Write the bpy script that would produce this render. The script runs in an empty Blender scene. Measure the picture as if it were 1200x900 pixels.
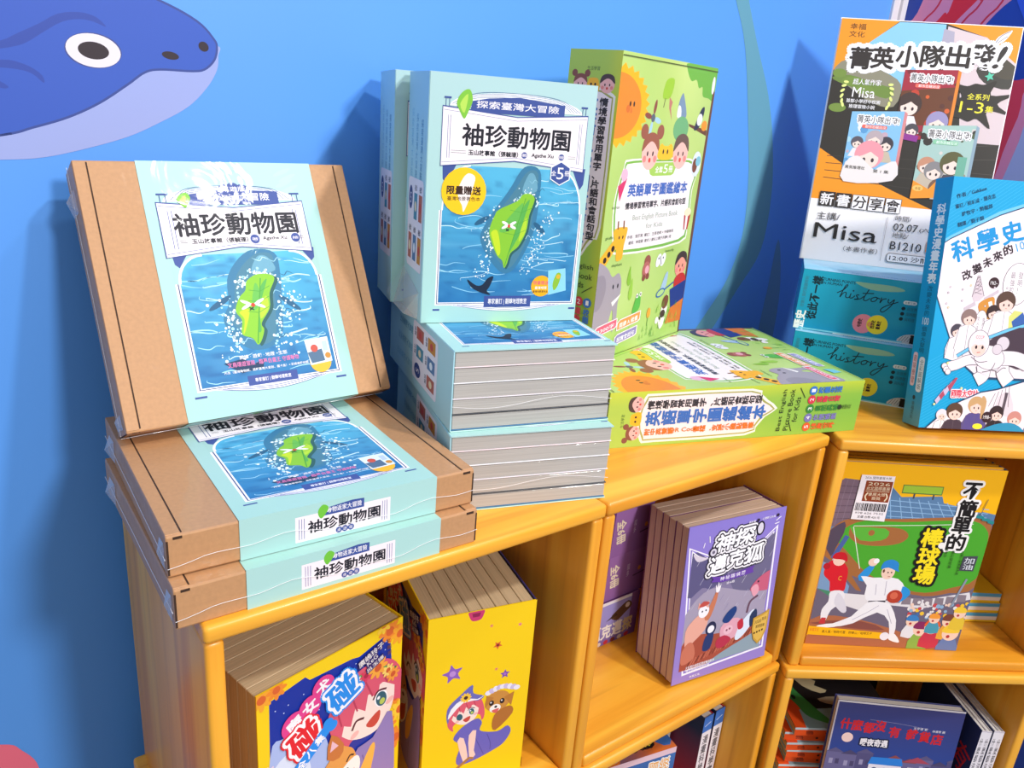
import bpy, bmesh, math, random
import numpy as np
from math import sin, cos, pi, radians
from mathutils import Vector, Matrix, Euler

C = bpy.context.scene.collection
K = 0.84                                   # plan units to metres
# ------------------------------------------------------------------ camera
PITCH, ROLL, CAM_H, FPX = 0.33912, 0.081406, 0.39873, 934.75
_F = Vector((0, cos(PITCH), -sin(PITCH))); _U = Vector((0, sin(PITCH), cos(PITCH))); _R = Vector((1, 0, 0))
_r = cos(ROLL)*_R + sin(ROLL)*_U; _u = -sin(ROLL)*_R + cos(ROLL)*_U
cam_d = bpy.data.cameras.new('camera'); cam = bpy.data.objects.new('camera', cam_d); C.objects.link(cam)
M = Matrix((( _r.x, _u.x, -_F.x), (_r.y, _u.y, -_F.y), (_r.z, _u.z, -_F.z))).to_4x4()
M.translation = Vector((0, 0, CAM_H*K)); cam.matrix_world = M
cam_d.sensor_fit = 'HORIZONTAL'; cam_d.sensor_width = 36; cam_d.lens = FPX/1200*36; cam_d.clip_start = 0.02
bpy.context.scene.camera = cam
# ------------------------------------------------------------------ frames of the two shelf runs
P0 = Vector((-0.22203, 0.50958, 0)); YL = 0.659715          # left run: t along the front, n to the back
D0 = Vector((cos(YL), sin(YL), 0)); N0 = Vector((-sin(YL), cos(YL), 0))
RP = Vector((0.45411, 1.01347, 0)); YR = 0.078812           # right run
E0 = Vector((cos(YR), sin(YR), 0)); G0 = Vector((-sin(YR), cos(YR), 0))
def lm(t, n, z=0): return P0 + D0*t + N0*n + Vector((0, 0, z))
def rf(t, n, z=0): return RP + E0*t + G0*n + Vector((0, 0, z))
# ------------------------------------------------------------------ light
sc = bpy.context.scene
sc.view_settings.view_transform = 'Standard'; sc.view_settings.look = 'None'
sc.view_settings.exposure = -0.06; sc.view_settings.gamma = 1.0; sc.view_settings.use_curve_mapping = False
w = bpy.data.worlds.new('hall'); sc.world = w; w.use_nodes = True
w.node_tree.nodes['Background'].inputs[0].default_value = (1.0, 0.985, 0.97, 1)
w.node_tree.nodes['Background'].inputs[1].default_value = 0.54
def lamp(name, pos, target, power, size, col=(1, 0.97, 0.93)):
    l = bpy.data.lights.new(name, 'AREA'); l.shape = 'DISK'; l.size = size; l.energy = power; l.color = col
    o = bpy.data.objects.new(name, l); C.objects.link(o); o.location = pos*K
    o.rotation_euler = ((target - pos)).to_track_quat('-Z', 'Y').to_euler()
lamp('ceiling_lamp', lm(1.25, -1.75, 2.65), lm(0.5, 0.15, 0.1), 40, 0.16)
lamp('ceiling_lamp', lm(1.75, -1.0, 3.0), lm(0.6, 0.15, 0.1), 18, 0.16)
lamp('ceiling_lamp', lm(-1.5, -1.7, 2.5), lm(0.3, 0.1, 0.1), 5, 0.9)
lamp('added_front_fill', lm(0.7, -3.3, 1.95), lm(0.3, 0.2, -0.2), 68, 0.4, (1, 0.98, 0.96))  # fill added behind the viewpoint to brighten the fronts and left wall
# ------------------------------------------------------------------ materials
def srgb(h):
    if not isinstance(h, str): return h
    h = h.lstrip('#'); o = []
    for i in (0, 2, 4):
        c = int(h[i:i+2], 16)/255
        o.append(c/12.92 if c <= 0.04045 else ((c+0.055)/1.055)**2.4)
    return tuple(o)
def new_mat(name):
    m = bpy.data.materials.new(name); m.use_nodes = True
    return m, m.node_tree, m.node_tree.nodes['Principled BSDF']
def flat(name, col, rough=0.5, metal=0, noise=0.0, scale=40):
    m, t, b = new_mat(name); c = srgb(col)
    b.inputs['Base Color'].default_value = (*c, 1); b.inputs['Roughness'].default_value = rough; b.inputs['Metallic'].default_value = metal
    if noise:
        n = t.nodes.new('ShaderNodeTexNoise'); n.inputs['Scale'].default_value = scale; n.inputs['Detail'].default_value = 5
        tc = t.nodes.new('ShaderNodeTexCoord'); t.links.new(tc.outputs['Object'], n.inputs['Vector'])
        r = t.nodes.new('ShaderNodeValToRGB')
        r.color_ramp.elements[0].position = 0.3; r.color_ramp.elements[1].position = 0.7
        r.color_ramp.elements[0].color = (*[x*(1-noise) for x in c], 1); r.color_ramp.elements[1].color = (*[min(1, x*(1+noise)) for x in c], 1)
        t.links.new(n.outputs['Fac'], r.inputs['Fac']); t.links.new(r.outputs['Color'], b.inputs['Base Color'])
    return m
def film_coat(m, weight=0.07, rough=0.06, strength=0.14, scale=16):
    t = m.node_tree; b = t.nodes['Principled BSDF']
    b.inputs['Coat Weight'].default_value = weight; b.inputs['Coat Roughness'].default_value = rough
    n = t.nodes.new('ShaderNodeTexNoise'); n.inputs['Scale'].default_value = scale; n.inputs['Detail'].default_value = 3; n.inputs['Distortion'].default_value = 1.2
    tc = t.nodes.new('ShaderNodeTexCoord'); t.links.new(tc.outputs['Object'], n.inputs['Vector'])
    bp = t.nodes.new('ShaderNodeBump'); bp.inputs['Strength'].default_value = strength; bp.inputs['Distance'].default_value = 0.01
    t.links.new(n.outputs['Fac'], bp.inputs['Height']); t.links.new(bp.outputs['Normal'], b.inputs['Coat Normal'])
    return m
def ink(name, rough=0.4):
    m, t, b = new_mat(name)
    a = t.nodes.new('ShaderNodeAttribute'); a.attribute_name = 'ink'
    t.links.new(a.outputs['Color'], b.inputs['Base Color']); b.inputs['Roughness'].default_value = rough
    return m
INK = ink('printed_paper', 0.38)
INKW = film_coat(ink('printed_paper_in_film', 0.5)); INKW.node_tree.nodes['Principled BSDF'].inputs['Specular IOR Level'].default_value = 0.22
INKM = ink('painted_mural', 0.55)
def wood(name, axis):
    m, t, b = new_mat(name)
    tc = t.nodes.new('ShaderNodeTexCoord'); mp = t.nodes.new('ShaderNodeMapping'); t.links.new(tc.outputs['Object'], mp.inputs['Vector'])
    s = [26, 26, 26]; s[axis] = 1.6; mp.inputs['Scale'].default_value = s
    oi = t.nodes.new('ShaderNodeObjectInfo'); ml = t.nodes.new('ShaderNodeMath'); ml.operation = 'MULTIPLY'; ml.inputs[1].default_value = 37
    t.links.new(oi.outputs['Random'], ml.inputs[0]); cb = t.nodes.new('ShaderNodeCombineXYZ')
    for i in range(3): t.links.new(ml.outputs[0], cb.inputs[i])
    t.links.new(cb.outputs[0], mp.inputs['Location'])
    n = t.nodes.new('ShaderNodeTexNoise'); n.inputs['Scale'].default_value = 1.0; n.inputs['Detail'].default_value = 6; n.inputs['Distortion'].default_value = 0.6
    t.links.new(mp.outputs[0], n.inputs['Vector'])
    r = t.nodes.new('ShaderNodeValToRGB'); e = r.color_ramp.elements
    e[0].position = 0.28; e[0].color = (*srgb('#D4861C'), 1); e[1].position = 0.72; e[1].color = (*srgb('#F8BC40'), 1)
    x = e.new(0.5); x.color = (*srgb('#ECA42C'), 1)
    t.links.new(n.outputs['Fac'], r.inputs['Fac'])
    # darker growth streaks and the odd knot
    mp2 = t.nodes.new('ShaderNodeMapping'); s2 = [70, 70, 70]; s2[axis] = 2.2; mp2.inputs['Scale'].default_value = s2
    t.links.new(tc.outputs['Object'], mp2.inputs['Vector']); n2 = t.nodes.new('ShaderNodeTexNoise'); n2.inputs['Detail'].default_value = 3; n2.inputs['Scale'].default_value = 1
    t.links.new(mp2.outputs[0], n2.inputs['Vector'])
    r2 = t.nodes.new('ShaderNodeValToRGB'); r2.color_ramp.elements[0].position = 0.30; r2.color_ramp.elements[0].color = (0.62, 0.5, 0.4, 1)
    r2.color_ramp.elements[1].position = 0.46; r2.color_ramp.elements[1].color = (1, 1, 1, 1); t.links.new(n2.outputs['Fac'], r2.inputs['Fac'])
    mx = t.nodes.new('ShaderNodeMixRGB'); mx.blend_type = 'MULTIPLY'; mx.inputs[0].default_value = 0.55
    t.links.new(r.outputs[0], mx.inputs[1]); t.links.new(r2.outputs[0], mx.inputs[2]); t.links.new(mx.outputs[0], b.inputs['Base Color'])
    b.inputs['Roughness'].default_value = 0.38; b.inputs['Coat Weight'].default_value = 0.25; b.inputs['Coat Roughness'].default_value = 0.2
    return m
WOODX, WOODY, WOODZ = wood('honey_pine_along', 0), wood('honey_pine_deep', 1), wood('honey_pine_upright', 2)
def pages(name, axis, col='#D9D5CF', freq=900):
    m, t, b = new_mat(name)                        # leaf edges: fine lines stacked along one axis
    tc = t.nodes.new('ShaderNodeTexCoord'); mp = t.nodes.new('ShaderNodeMapping'); t.links.new(tc.outputs['Object'], mp.inputs['Vector'])
    s = [6, 6, 6]; s[axis] = freq; mp.inputs['Scale'].default_value = s
    n = t.nodes.new('ShaderNodeTexNoise'); n.inputs['Scale'].default_value = 1; n.inputs['Detail'].default_value = 2; t.links.new(mp.outputs[0], n.inputs['Vector'])
    r = t.nodes.new('ShaderNodeValToRGB'); c = srgb(col)
    r.color_ramp.elements[0].position = 0.3; r.color_ramp.elements[0].color = (*[x*0.8 for x in c], 1)
    r.color_ramp.elements[1].position = 0.65; r.color_ramp.elements[1].color = (*c, 1)
    t.links.new(n.outputs['Fac'], r.inputs['Fac']); t.links.new(r.outputs[0], b.inputs['Base Color']); b.inputs['Roughness'].default_value = 0.7
    return m
PAGES = pages('leaf_edges', 1); PAGESW = film_coat(pages('leaf_edges_in_film', 1, '#B9B5B0'), 0.3)
PAGESZ = pages('leaf_edges_flat', 2); PAGESC = pages('leaf_edges_cream', 1, '#D8CBB2')
KRAFT = film_coat(flat('kraft_card', '#BC8C60', 0.6, noise=0.06, scale=300), 0.35)
KRAFTD = flat('kraft_gap', '#3A2415', 0.8)
FILM, _t, _b = new_mat('clear_film')
for _n in list(_t.nodes):
    if _n.type != 'OUTPUT_MATERIAL': _t.nodes.remove(_n)
_o = [x for x in _t.nodes if x.type == 'OUTPUT_MATERIAL'][0]
_tr = _t.nodes.new('ShaderNodeBsdfTransparent'); _gl = _t.nodes.new('ShaderNodeBsdfGlossy'); _gl.inputs['Roughness'].default_value = 0.15
_mx = _t.nodes.new('ShaderNodeMixShader'); _fr = _t.nodes.new('ShaderNodeLayerWeight'); _fr.inputs['Blend'].default_value = 0.35
_df = _t.nodes.new('ShaderNodeBsdfDiffuse'); _m2 = _t.nodes.new('ShaderNodeMixShader'); _m2.inputs[0].default_value = 0.5
_t.links.new(_gl.outputs[0], _m2.inputs[1]); _t.links.new(_df.outputs[0], _m2.inputs[2])
_t.links.new(_fr.outputs['Facing'], _mx.inputs[0]); _t.links.new(_tr.outputs[0], _mx.inputs[1]); _t.links.new(_m2.outputs[0], _mx.inputs[2]); _t.links.new(_mx.outputs[0], _o.inputs[0])
SEAM = flat('film_seam', '#F4F2F4', 0.2)
WALL = flat('blue_wall_board', '#579AEE', 0.45, noise=0.012, scale=3)
NAVYWALL = flat('navy_wall_board', '#1C3FA0', 0.45)
ALU = flat('white_aluminium', '#D9D7DC', 0.35)
CARPET = flat('grey_carpet', '#77787C', 0.95, noise=0.2, scale=200)
# ------------------------------------------------------------------ object helpers
def link(o): C.objects.link(o); return o
def props(o, label=None, cat=None, group=None, kind=None):
    if label: o['label'] = label
    if cat: o['category'] = cat
    if group: o['group'] = group
    if kind: o['kind'] = kind
    return o
def bx(bm, x0, y0, z0, x1, y1, z1, bev=0.0, seg=2):
    g = bmesh.ops.create_cube(bm, size=1.0)
    for v in g['verts']:
        v.co = Vector((x0+(v.co.x+.5)*(x1-x0), y0+(v.co.y+.5)*(y1-y0), z0+(v.co.z+.5)*(z1-z0)))
    if bev:
        ed = {e for v in g['verts'] for e in v.link_edges}
        bmesh.ops.bevel(bm, geom=list(ed), offset=bev, segments=seg, profile=0.5, affect='EDGES')
def tube(bm, pts, r, n=5):
    pts = [Vector(p) for p in pts]; rings = []
    for i, p in enumerate(pts):
        t = (pts[min(i+1, len(pts)-1)] - pts[max(i-1, 0)]).normalized()
        a = t.orthogonal().normalized(); b = t.cross(a)
        rings.append([bm.verts.new(p + (a*cos(2*pi*k/n) + b*sin(2*pi*k/n))*r) for k in range(n)])
    for i in range(len(rings)-1):
        for k in range(n):
            bm.faces.new((rings[i][k], rings[i][(k+1) % n], rings[i+1][(k+1) % n], rings[i+1][k]))
    bm.faces.new(rings[0]); bm.faces.new(rings[-1][::-1])
def mesh(name, bm, mat, parent=None, smooth=False):
    bmesh.ops.recalc_face_normals(bm, faces=bm.faces)
    bmesh.ops.scale(bm, vec=(K, K, K), verts=bm.verts)
    me = bpy.data.meshes.new(name); bm.to_mesh(me); bm.free(); me.materials.append(mat)
    if smooth:
        for p in me.polygons: p.use_smooth = True
    o = link(bpy.data.objects.new(name, me))
    if parent: o.parent = parent
    return o
def thing(name, label, cat, loc, rot=None, group=None):
    o = link(bpy.data.objects.new(name, None)); o.empty_display_size = 0.03
    o.location = Vector(loc)*K
    if rot is not None: o.rotation_euler = rot if isinstance(rot, Euler) else (Euler(rot) if not isinstance(rot, Matrix) else rot.to_euler())
    return props(o, label, cat, group)
def dup(root, loc, rot, label, group=None):
    r = root.copy(); link(r); r.location = Vector(loc)*K
    r.rotation_euler = rot if isinstance(rot, Euler) else (Euler(rot) if not isinstance(rot, Matrix) else rot.to_euler())
    r['label'] = label
    if group: r['group'] = group
    for ch in list(root.children):
        c = ch.copy(); link(c); c.parent = r
        for g in list(ch.children):
            d = g.copy(); link(d); d.parent = c
    return r
def rmat(yaw, tilt=0, pre=None):
    m = Matrix.Rotation(yaw, 3, 'Z') @ Matrix.Rotation(tilt, 3, 'X')
    return m @ pre if pre is not None else m
# ------------------------------------------------------------------ printed artwork: coloured shapes on one face
EPS = 5e-6
_tc = {}
def glyphs(s, bold=0.0, shear=0.0):
    bold = 0.0 if s.isascii() else min(bold, 0.008); key = (s, bold, shear)
    if key not in _tc:
        cu = bpy.data.curves.new('t', 'FONT'); cu.body = s; cu.size = 1; cu.resolution_u = 2; cu.offset = bold; cu.shear = shear; cu.space_line = 1.1
        o = bpy.data.objects.new('t', cu); C.objects.link(o)
        dg = bpy.context.evaluated_depsgraph_get(); me = bpy.data.meshes.new_from_object(o.evaluated_get(dg))
        vs = [(v.co.x, v.co.y) for v in me.vertices]; fs = [tuple(p.vertices) for p in me.polygons]
        bpy.data.objects.remove(o); bpy.data.meshes.remove(me); bpy.data.curves.remove(cu)
        xs = [v[0] for v in vs]; ys = [v[1] for v in vs]
        _tc[key] = (vs, fs, (min(xs), min(ys), max(xs), max(ys)))
    return _tc[key]
def clip_poly(pts, c):
    for ax, lim, sg in ((0, c[0], 1), (0, c[2], -1), (1, c[1], 1), (1, c[3], -1)):
        out = []
        for i in range(len(pts)):
            a, b = pts[i-1], pts[i]; da, db = sg*(a[ax]-lim), sg*(b[ax]-lim)
            if (da >= 0) != (db >= 0):
                t = da/(da-db); out.append((a[0]+t*(b[0]-a[0]), a[1]+t*(b[1]-a[1])))
            if db >= 0: out.append(b)
        pts = out
        if len(pts) < 3: return []
    return pts
def smooth_loop(pts, n=5, closed=True):
    P = [np.array(p, float) for p in pts]; L = len(P); out = []
    for i in range(L if closed else L-1):
        p0 = P[(i-1) % L] if closed or i > 0 else P[i]; p1 = P[i]; p2 = P[(i+1) % L]
        p3 = P[(i+2) % L] if closed or i+2 < L else P[(i+1) % L]
        for k in range(n):
            t = k/n
            out.append(tuple(0.5*((2*p1)+(-p0+p2)*t+(2*p0-5*p1+4*p2-p3)*t*t+(-p0+3*p1-3*p2+p3)*t**3)))
    if not closed: out.append(tuple(P[-1]))
    return out
def ring(r, h):
    n = 14 if r > .05*h else 8
    return [(r*cos(k*2*pi/n), r*sin(k*2*pi/n)) for k in range(n)] + ([(.5*r*cos(k*pi/3), .5*r*sin(k*pi/3)) for k in range(6)] if r > .07*h else [])
class Art:
    def __init__(s, w, h, bg=None):
        s.w, s.h, s.L, s.F, s.clip = w, h, 0, [], (0, 0, 1, 1); s.xf = None
        if bg: s.rect(0, 0, 1, 1, bg)
    def put(s, pts, col, layer=None):
        if s.xf: pts = [s.xf(*p) for p in pts]
        pts = clip_poly(list(pts), s.clip)
        if len(pts) >= 3: s.F.append((pts, [srgb(col)]*len(pts), layer if layer is not None else s.L))
    def poly(s, pts, col, smooth=0):
        s.L += 1; s.put(smooth_loop(pts, smooth) if smooth else pts, col)
    def rect(s, u0, v0, u1, v1, col): s.poly([(u0, v0), (u1, v0), (u1, v1), (u0, v1)], col)
    def rrect(s, u0, v0, u1, v1, r, col):
        q = r*s.w/s.h; p = []
        for cx, cy, a in ((u1-r, v0+q, -90), (u1-r, v1-q, 0), (u0+r, v1-q, 90), (u0+r, v0+q, 180)):
            for k in range(5): t = radians(a+k*22.5); p.append((cx+r*cos(t), cy+q*sin(t)))
        s.poly(p, col)
    def ell(s, u, v, ru, col, rv=None, rot=0, n=24):
        rv = ru*s.w if rv is None else rv*s.h; r = ru*s.w; p = []
        for k in range(n):
            t = 2*pi*k/n; x, y = r*cos(t), rv*sin(t)
            p.append((u+(x*cos(rot)-y*sin(rot))/s.w, v+(x*sin(rot)+y*cos(rot))/s.h))
        s.poly(p, col)
    def line(s, pts, wd, col, closed=False, taper=False):
        # wd as a fraction of the face width
        s.L += 1; q = [np.array((p[0]*s.w, p[1]*s.h)) for p in pts]
        if closed: q = q+[q[0], q[1]]
        wd = wd*s.w; n = len(q); L = []; Rr = []
        for i in range(n):
            t = q[min(i+1, n-1)]-q[max(i-1, 0)]; t = t/(np.linalg.norm(t)+1e-9); m = np.array((-t[1], t[0]))
            k = (0.25+0.75*sin(pi*i/(n-1))) if taper else 1
            L.append(q[i]+m*wd/2*k); Rr.append(q[i]-m*wd/2*k)
        for i in range(n-1): s.put([(p[0]/s.w, p[1]/s.h) for p in (L[i], L[i+1], Rr[i+1], Rr[i])], col)
    def curve(s, pts, wd, col, taper=False): s.line(smooth_loop(pts, 5, False), wd, col, taper=taper)
    def _glyph(s, G, fx, col, offs=((0, 0),)):
        s.L += 1
        for ox, oy in offs:
            s.L += 0.35
            for f in G[1]:
                s.put([fx(G[0][i][0], G[0][i][1], ox, oy) for i in f], col)
    def text(s, t, u0, v0, u1, v1, col, bold=0.0, shear=0.0, rot=0, out=None, ow=0.0, heavy=0.0, skew=0.0):
        """fit the ink of t to the box; rot turns it about the box centre; out/ow: outline colour and width (fraction of face width)"""
        G = glyphs(t, bold, shear); x0, y0, x1, y1 = G[2]; cu, cv = (u0+u1)/2, (v0+v1)/2
        W, H = (u1-u0)*s.w, (v1-v0)*s.h; cr, sr = cos(rot), sin(rot)
        def fx(x, y, ox, oy):
            a = ((x-x0)/(x1-x0)-.5)*W; b = (.5-(y-y0)/(y1-y0))*H + skew*a
            a, b = a*cr-b*sr+ox, a*sr+b*cr+oy
            return (cu+a/s.w, cv+b/s.h)
        if out:
            r = ow*s.w; s._glyph(G, fx, out, ring(r, H))
        if heavy:
            r = min(heavy*s.w, .028*H); s._glyph(G, fx, col, [(r, 0), (-r, 0), (0, r), (0, -r)])
        elif col: s._glyph(G, fx, col)
    def vtext(s, t, u, v0, v1, cw, col, bold=0.0, out=None, ow=0, heavy=0.0, rot=0, du=0.0):
        n = len(t); st = (v1-v0)/n
        for i, ch in enumerate(t):
            if ch == ' ': continue
            G = glyphs(ch, bold, 0.0); cu, cv = u+du*i, v0+(i+.5)*st; W = cw*s.w; Hh = st*s.h*0.98
            cr, sr = cos(rot), sin(rot)
            def fx(x, y, ox, oy):
                a = (x-.5)*W; b = (.38-y)*Hh; a, b = a*cr-b*sr+ox, a*sr+b*cr+oy
                return (cu+a/s.w, cv+b/s.h)
            if out: r = ow*s.w; s._glyph(G, fx, out, ring(r, Hh))
            if heavy: r = min(heavy*s.w, .028*Hh); s._glyph(G, fx, col, [(r, 0), (-r, 0), (0, r), (0, -r)])
            else: s._glyph(G, fx, col)
    def grid(s, u0, v0, u1, v1, nx, ny, f):
        s.L += 1
        c = [[f(i/nx, j/ny) for i in range(nx+1)] for j in range(ny+1)]
        for j in range(ny):
            for i in range(nx):
                p = [(u0+(u1-u0)*a/nx, v0+(v1-v0)*b/ny) for a, b in ((i, j), (i+1, j), (i+1, j+1), (i, j+1))]
                s.F.append((p, [c[j][i], c[j][i+1], c[j+1][i+1], c[j+1][i]], s.L))
    def build(s, name, O, U, Vd, mat, parent, thick=0.0, base=0.0):
        """O: top-left corner of the face; U, Vd: unit directions to the right and down (plan units, local)."""
        O, U, Vd = Vector(O), Vector(U), Vector(Vd); Nn = Vd.cross(U)      # out of the face
        vs, fs, cs = [], [], []
        if thick:                                   # the card itself behind the print
            b = len(vs); c = s.F[0][1][0]
            q = [(0, 0), (1, 0), (1, 1), (0, 1)]
            for dz in (EPS*.2, -thick):
                vs += [O + U*(a*s.w) + Vd*(d*s.h) + Nn*(dz+base) for a, d in q]
            for f in ((0, 1, 5, 4), (1, 2, 6, 5), (2, 3, 7, 6), (3, 0, 4, 7), (7, 6, 5, 4)):
                fs.append([b+i for i in f]); cs += [c]*4
        for pts, cols, L in s.F:
            b = len(vs); vs += [O + U*(p[0]*s.w) + Vd*(p[1]*s.h) + Nn*(L*EPS+base) for p in pts]
            fs.append(list(range(b, b+len(pts)))); cs += list(cols)
        me = bpy.data.meshes.new(name); me.from_pydata([tuple(v*K) for v in vs], [], fs); me.update()
        at = me.color_attributes.new('ink', 'FLOAT_COLOR', 'CORNER')
        arr = np.ones((len(me.loops), 4), np.float32); arr[:, :3] = np.array(cs, np.float32)[:len(me.loops)]
        at.data.foreach_set('color', arr.ravel()); me.materials.append(mat)
        # faces must look outwards
        bad = [p.index for p in me.polygons if p.index >= (5 if thick else 0) and p.normal.dot(Nn) < 0]
        if bad:
            bm = bmesh.new(); bm.from_mesh(me); bm.faces.ensure_lookup_table()
            bmesh.ops.reverse_faces(bm, faces=[bm.faces[i] for i in bad]); bm.to_mesh(me); bm.free()
        o = link(bpy.data.objects.new(name, me))
        if parent: o.parent = parent
        return o
def mix(a, b, t): t = max(0, min(1, t)); a, b = srgb(a), srgb(b); return tuple(x+(y-x)*t for x, y in zip(a, b))
_rng = np.random.RandomState(3); _nz = _rng.rand(64, 64)
def vnoise(x, y):
    xi, yi = int(math.floor(x)), int(math.floor(y)); fx, fy = x-xi, y-yi; fx = fx*fx*(3-2*fx); fy = fy*fy*(3-2*fy)
    g = lambda i, j: _nz[i % 64, j % 64]
    return (g(xi, yi)*(1-fx)+g(xi+1, yi)*fx)*(1-fy)+(g(xi, yi+1)*(1-fx)+g(xi+1, yi+1)*fx)*fy
X3, Y3, Z3 = Vector((1, 0, 0)), Vector((0, 1, 0)), Vector((0, 0, 1))
# ================================================================== the booth
DW, TC = 0.365, 1.423                       # wall distance behind the shelf front, corner along the wall
def plane_box(name, pts_o, ex, ey, ez, sx, sy, sz, mat):
    """box with one corner at pts_o, edges along ex, ey, ez"""
    bm = bmesh.new(); vs = []
    for k in (0, 1):
        for j in (0, 1):
            for i in (0, 1): vs.append(bm.verts.new(pts_o+ex*(sx*i)+ey*(sy*j)+ez*(sz*k)))
    for f in ((0, 1, 3, 2), (4, 6, 7, 5), (0, 4, 5, 1), (2, 3, 7, 6), (0, 2, 6, 4), (1, 5, 7, 3)): bm.faces.new([vs[i] for i in f])
    o = mesh(name, bm, mat); o['kind'] = 'structure'; return o
ZF = -0.768
wall_l = plane_box('wall_left', lm(-2.2, DW, ZF), D0, N0, Z3, 2.2+1.377, 0.04, 2.9, WALL)
wall_r = plane_box('wall_right', lm(TC, DW, ZF), -N0, D0, Z3, 2.4, 0.04, 2.9, NAVYWALL)
plane_box('floor', lm(-2.6, -3.2, ZF-0.04), D0, N0, Z3, 4.6, 3.7, 0.04, CARPET)
# grooved white aluminium post in the corner of the booth
bm = bmesh.new()
for a, b, y in ((0.0, 0.016, 0.006), (0.016, 0.030, 0.0), (0.030, 0.046, 0.006)):
    bx(bm, a, -y, 0, b, 0.045, 2.9, 0.0015, 1)
po = mesh('trim_1', bm, ALU); po['kind'] = 'structure'; po.location = lm(1.377, DW, ZF)*K; po.rotation_euler = (0, 0, YL)
# mural on the left wall: t along, z up -> u, v of a 2.2 x 1.4 field
MW, MH, MT0, MZ1 = 2.4, 1.5, -0.9, 0.72
mu = Art(MW, MH)
m = lambda pts: [((t-MT0)/MW, (MZ1-z)/MH) for t, z in pts]
back = smooth_loop([(-0.059, .333), (-.032, .341), (-.001, .352), (.028, .367), (.055, .386), (.071, .398), (.086, .402), (.117, .403), (.13, .406), (.14, .416), (.143, .428), (.14, .436), (.124, .451), (.088, .466), (.02, .485), (-.1, .5), (-.3, .49), (-.5, .44), (-.62, .40), (-.62, .37), (-.45, .35), (-.3, .325), (-.15, .318)], 5)
belly = smooth_loop([(-.062, .311), (-.026, .314), (.011, .323), (.051, .336), (.082, .351), (.111, .368), (.131, .388), (.142, .406), (.144, .42), (.143, .43), (.1, .43), (0, .40), (-.1, .37), (-.3, .34), (-.3, .322), (-.16, .308)], 5)
mu.poly(m(belly), '#98A5DC'); mu.poly(m(back), '#3157B8')
mu.line(m([p for p in back]), 0.0009, '#33478F', closed=True)
for e in ([(-.12, .415), (-.075, .411), (-.05, .415), (-.035, .423), (-.017, .433), (-.001, .443), (.017, .4465), (.031, .444), (.0395, .436), (.029, .4395), (.017, .4405), (.002, .4365), (-.015, .4255), (-.031, .4145), (-.05, .4085), (-.075, .405), (-.12, .41)],
          [(-.1, .392), (-.07, .397), (-.051, .399), (-.041, .399), (-.028, .395), (-.019, .388), (-.0185, .3815), (-.027, .389), (-.039, .392), (-.06, .392), (-.1, .388)],
          [(-.08, .383), (-.06, .383), (-.048, .377), (-.05, .3745), (-.06, .376), (-.08, .38)]):
    mu.poly(m(e), '#2C48A2', 3)
def mell(t, z, rt, rz, col, rot=0):
    mu.ell((t-MT0)/MW, (MZ1-z)/MH, rt/MW, col, rz/MH, rot, 32)
mell(.0265, .414, .0248, .0158, '#3A4684'); mell(.0265, .414, .0238, .015, '#E3DCE6', .05)
mell(.0265, .414, .0135, .0078, '#2A1B25', .05)
mell(.0965, .416, .0082, .0037, '#2A1B25', .1); mell(.1295, .4275, .0052, .0046, '#2A1B25', .5)
kelp = [(.941, .574), (.982, .507), (1.021, .392), (1.047, .299), (1.056, .206), (1.033, .125), (.978, .052), (.90, -.05), (.83, -.2), (.86, -.2), (.94, -.06), (1.017, .039), (1.07, .108), (1.117, .176), (1.12, .272), (1.097, .364), (1.061, .443), (1.008, .521), (.93, .64), (.90, .66), (.91, .62)]
mu.poly(m(kelp), '#5F9BB2', 4)
mu.poly(m([(1.165, .195), (1.196, .114), (1.206, .014), (1.2, -.2), (1.15, -.2), (1.155, .019), (1.16, .101)]), '#5F93B8', 4)
mu.poly(m([(-.42, -.40), (-.33, -.33), (-.22, -.318), (-.138, -.343), (-.118, -.362), (-.104, -.396), (-.11, -.46), (-.16, -.56), (-.36, -.56)]), '#EE6F88', 5)
mo = mu.build('wall_mural', lm(MT0, DW, MZ1), D0, -Z3, INKM, None, base=0.0003); mo['kind'] = 'structure'
# waves painted on the right wall (s from the corner towards the viewer)
wr = Art(1.6, 1.4); ws = lambda pts: [(s/1.6, (.9-z)/1.4) for s, z in pts]
wr.poly(ws([(-.02, .56), (.008, .59), (.035, .64), (.07, .9), (.33, .9), (.25, .66), (.19, .627), (.15, .58), (.10, .5), (.02, .45)]), '#E58BA8', 4)
wr.poly(ws([(.06, .58), (.078, .61), (.09, .635), (.12, .9), (.2, .9), (.145, .65), (.132, .629), (.098, .588), (.08, .55)]), '#E8202F', 4)
for a, b, c_ in ((.045, .03, 0), (.12, .09, 0), (.155, .125, 0)):
    wr.curve(ws([(a-.02, .57), (a, .60), (a+.025, .64), (a+.06, .8)]), .0022, '#D6243C')
wr.poly(ws([(.19, .66), (.215, .60), (.26, .55), (.4, .56), (.4, .72), (.26, .70)]), '#2C56D0', 4)
wr.poly(ws([(.17, .3), (.19, .38), (.2, .44), (.212, .494), (.235, .50), (.4, .52), (.5, .3)]), '#E23A4C', 4)
wr.poly(ws([(.24, .36), (.25, .44), (.262, .50), (.4, .49), (.4, .30), (.25, .28)]), '#E58BA8', 4)
wr.poly(ws([(.262, .40), (.27, .455), (.29, .47), (.5, .48), (.5, .2), (.26, .2)]), '#A9B3DA', 4)
wro = wr.build('wall_mural', lm(TC, DW, .9), -N0, -Z3, INKM, None, base=0.0003); wro['kind'] = 'structure'
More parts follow.
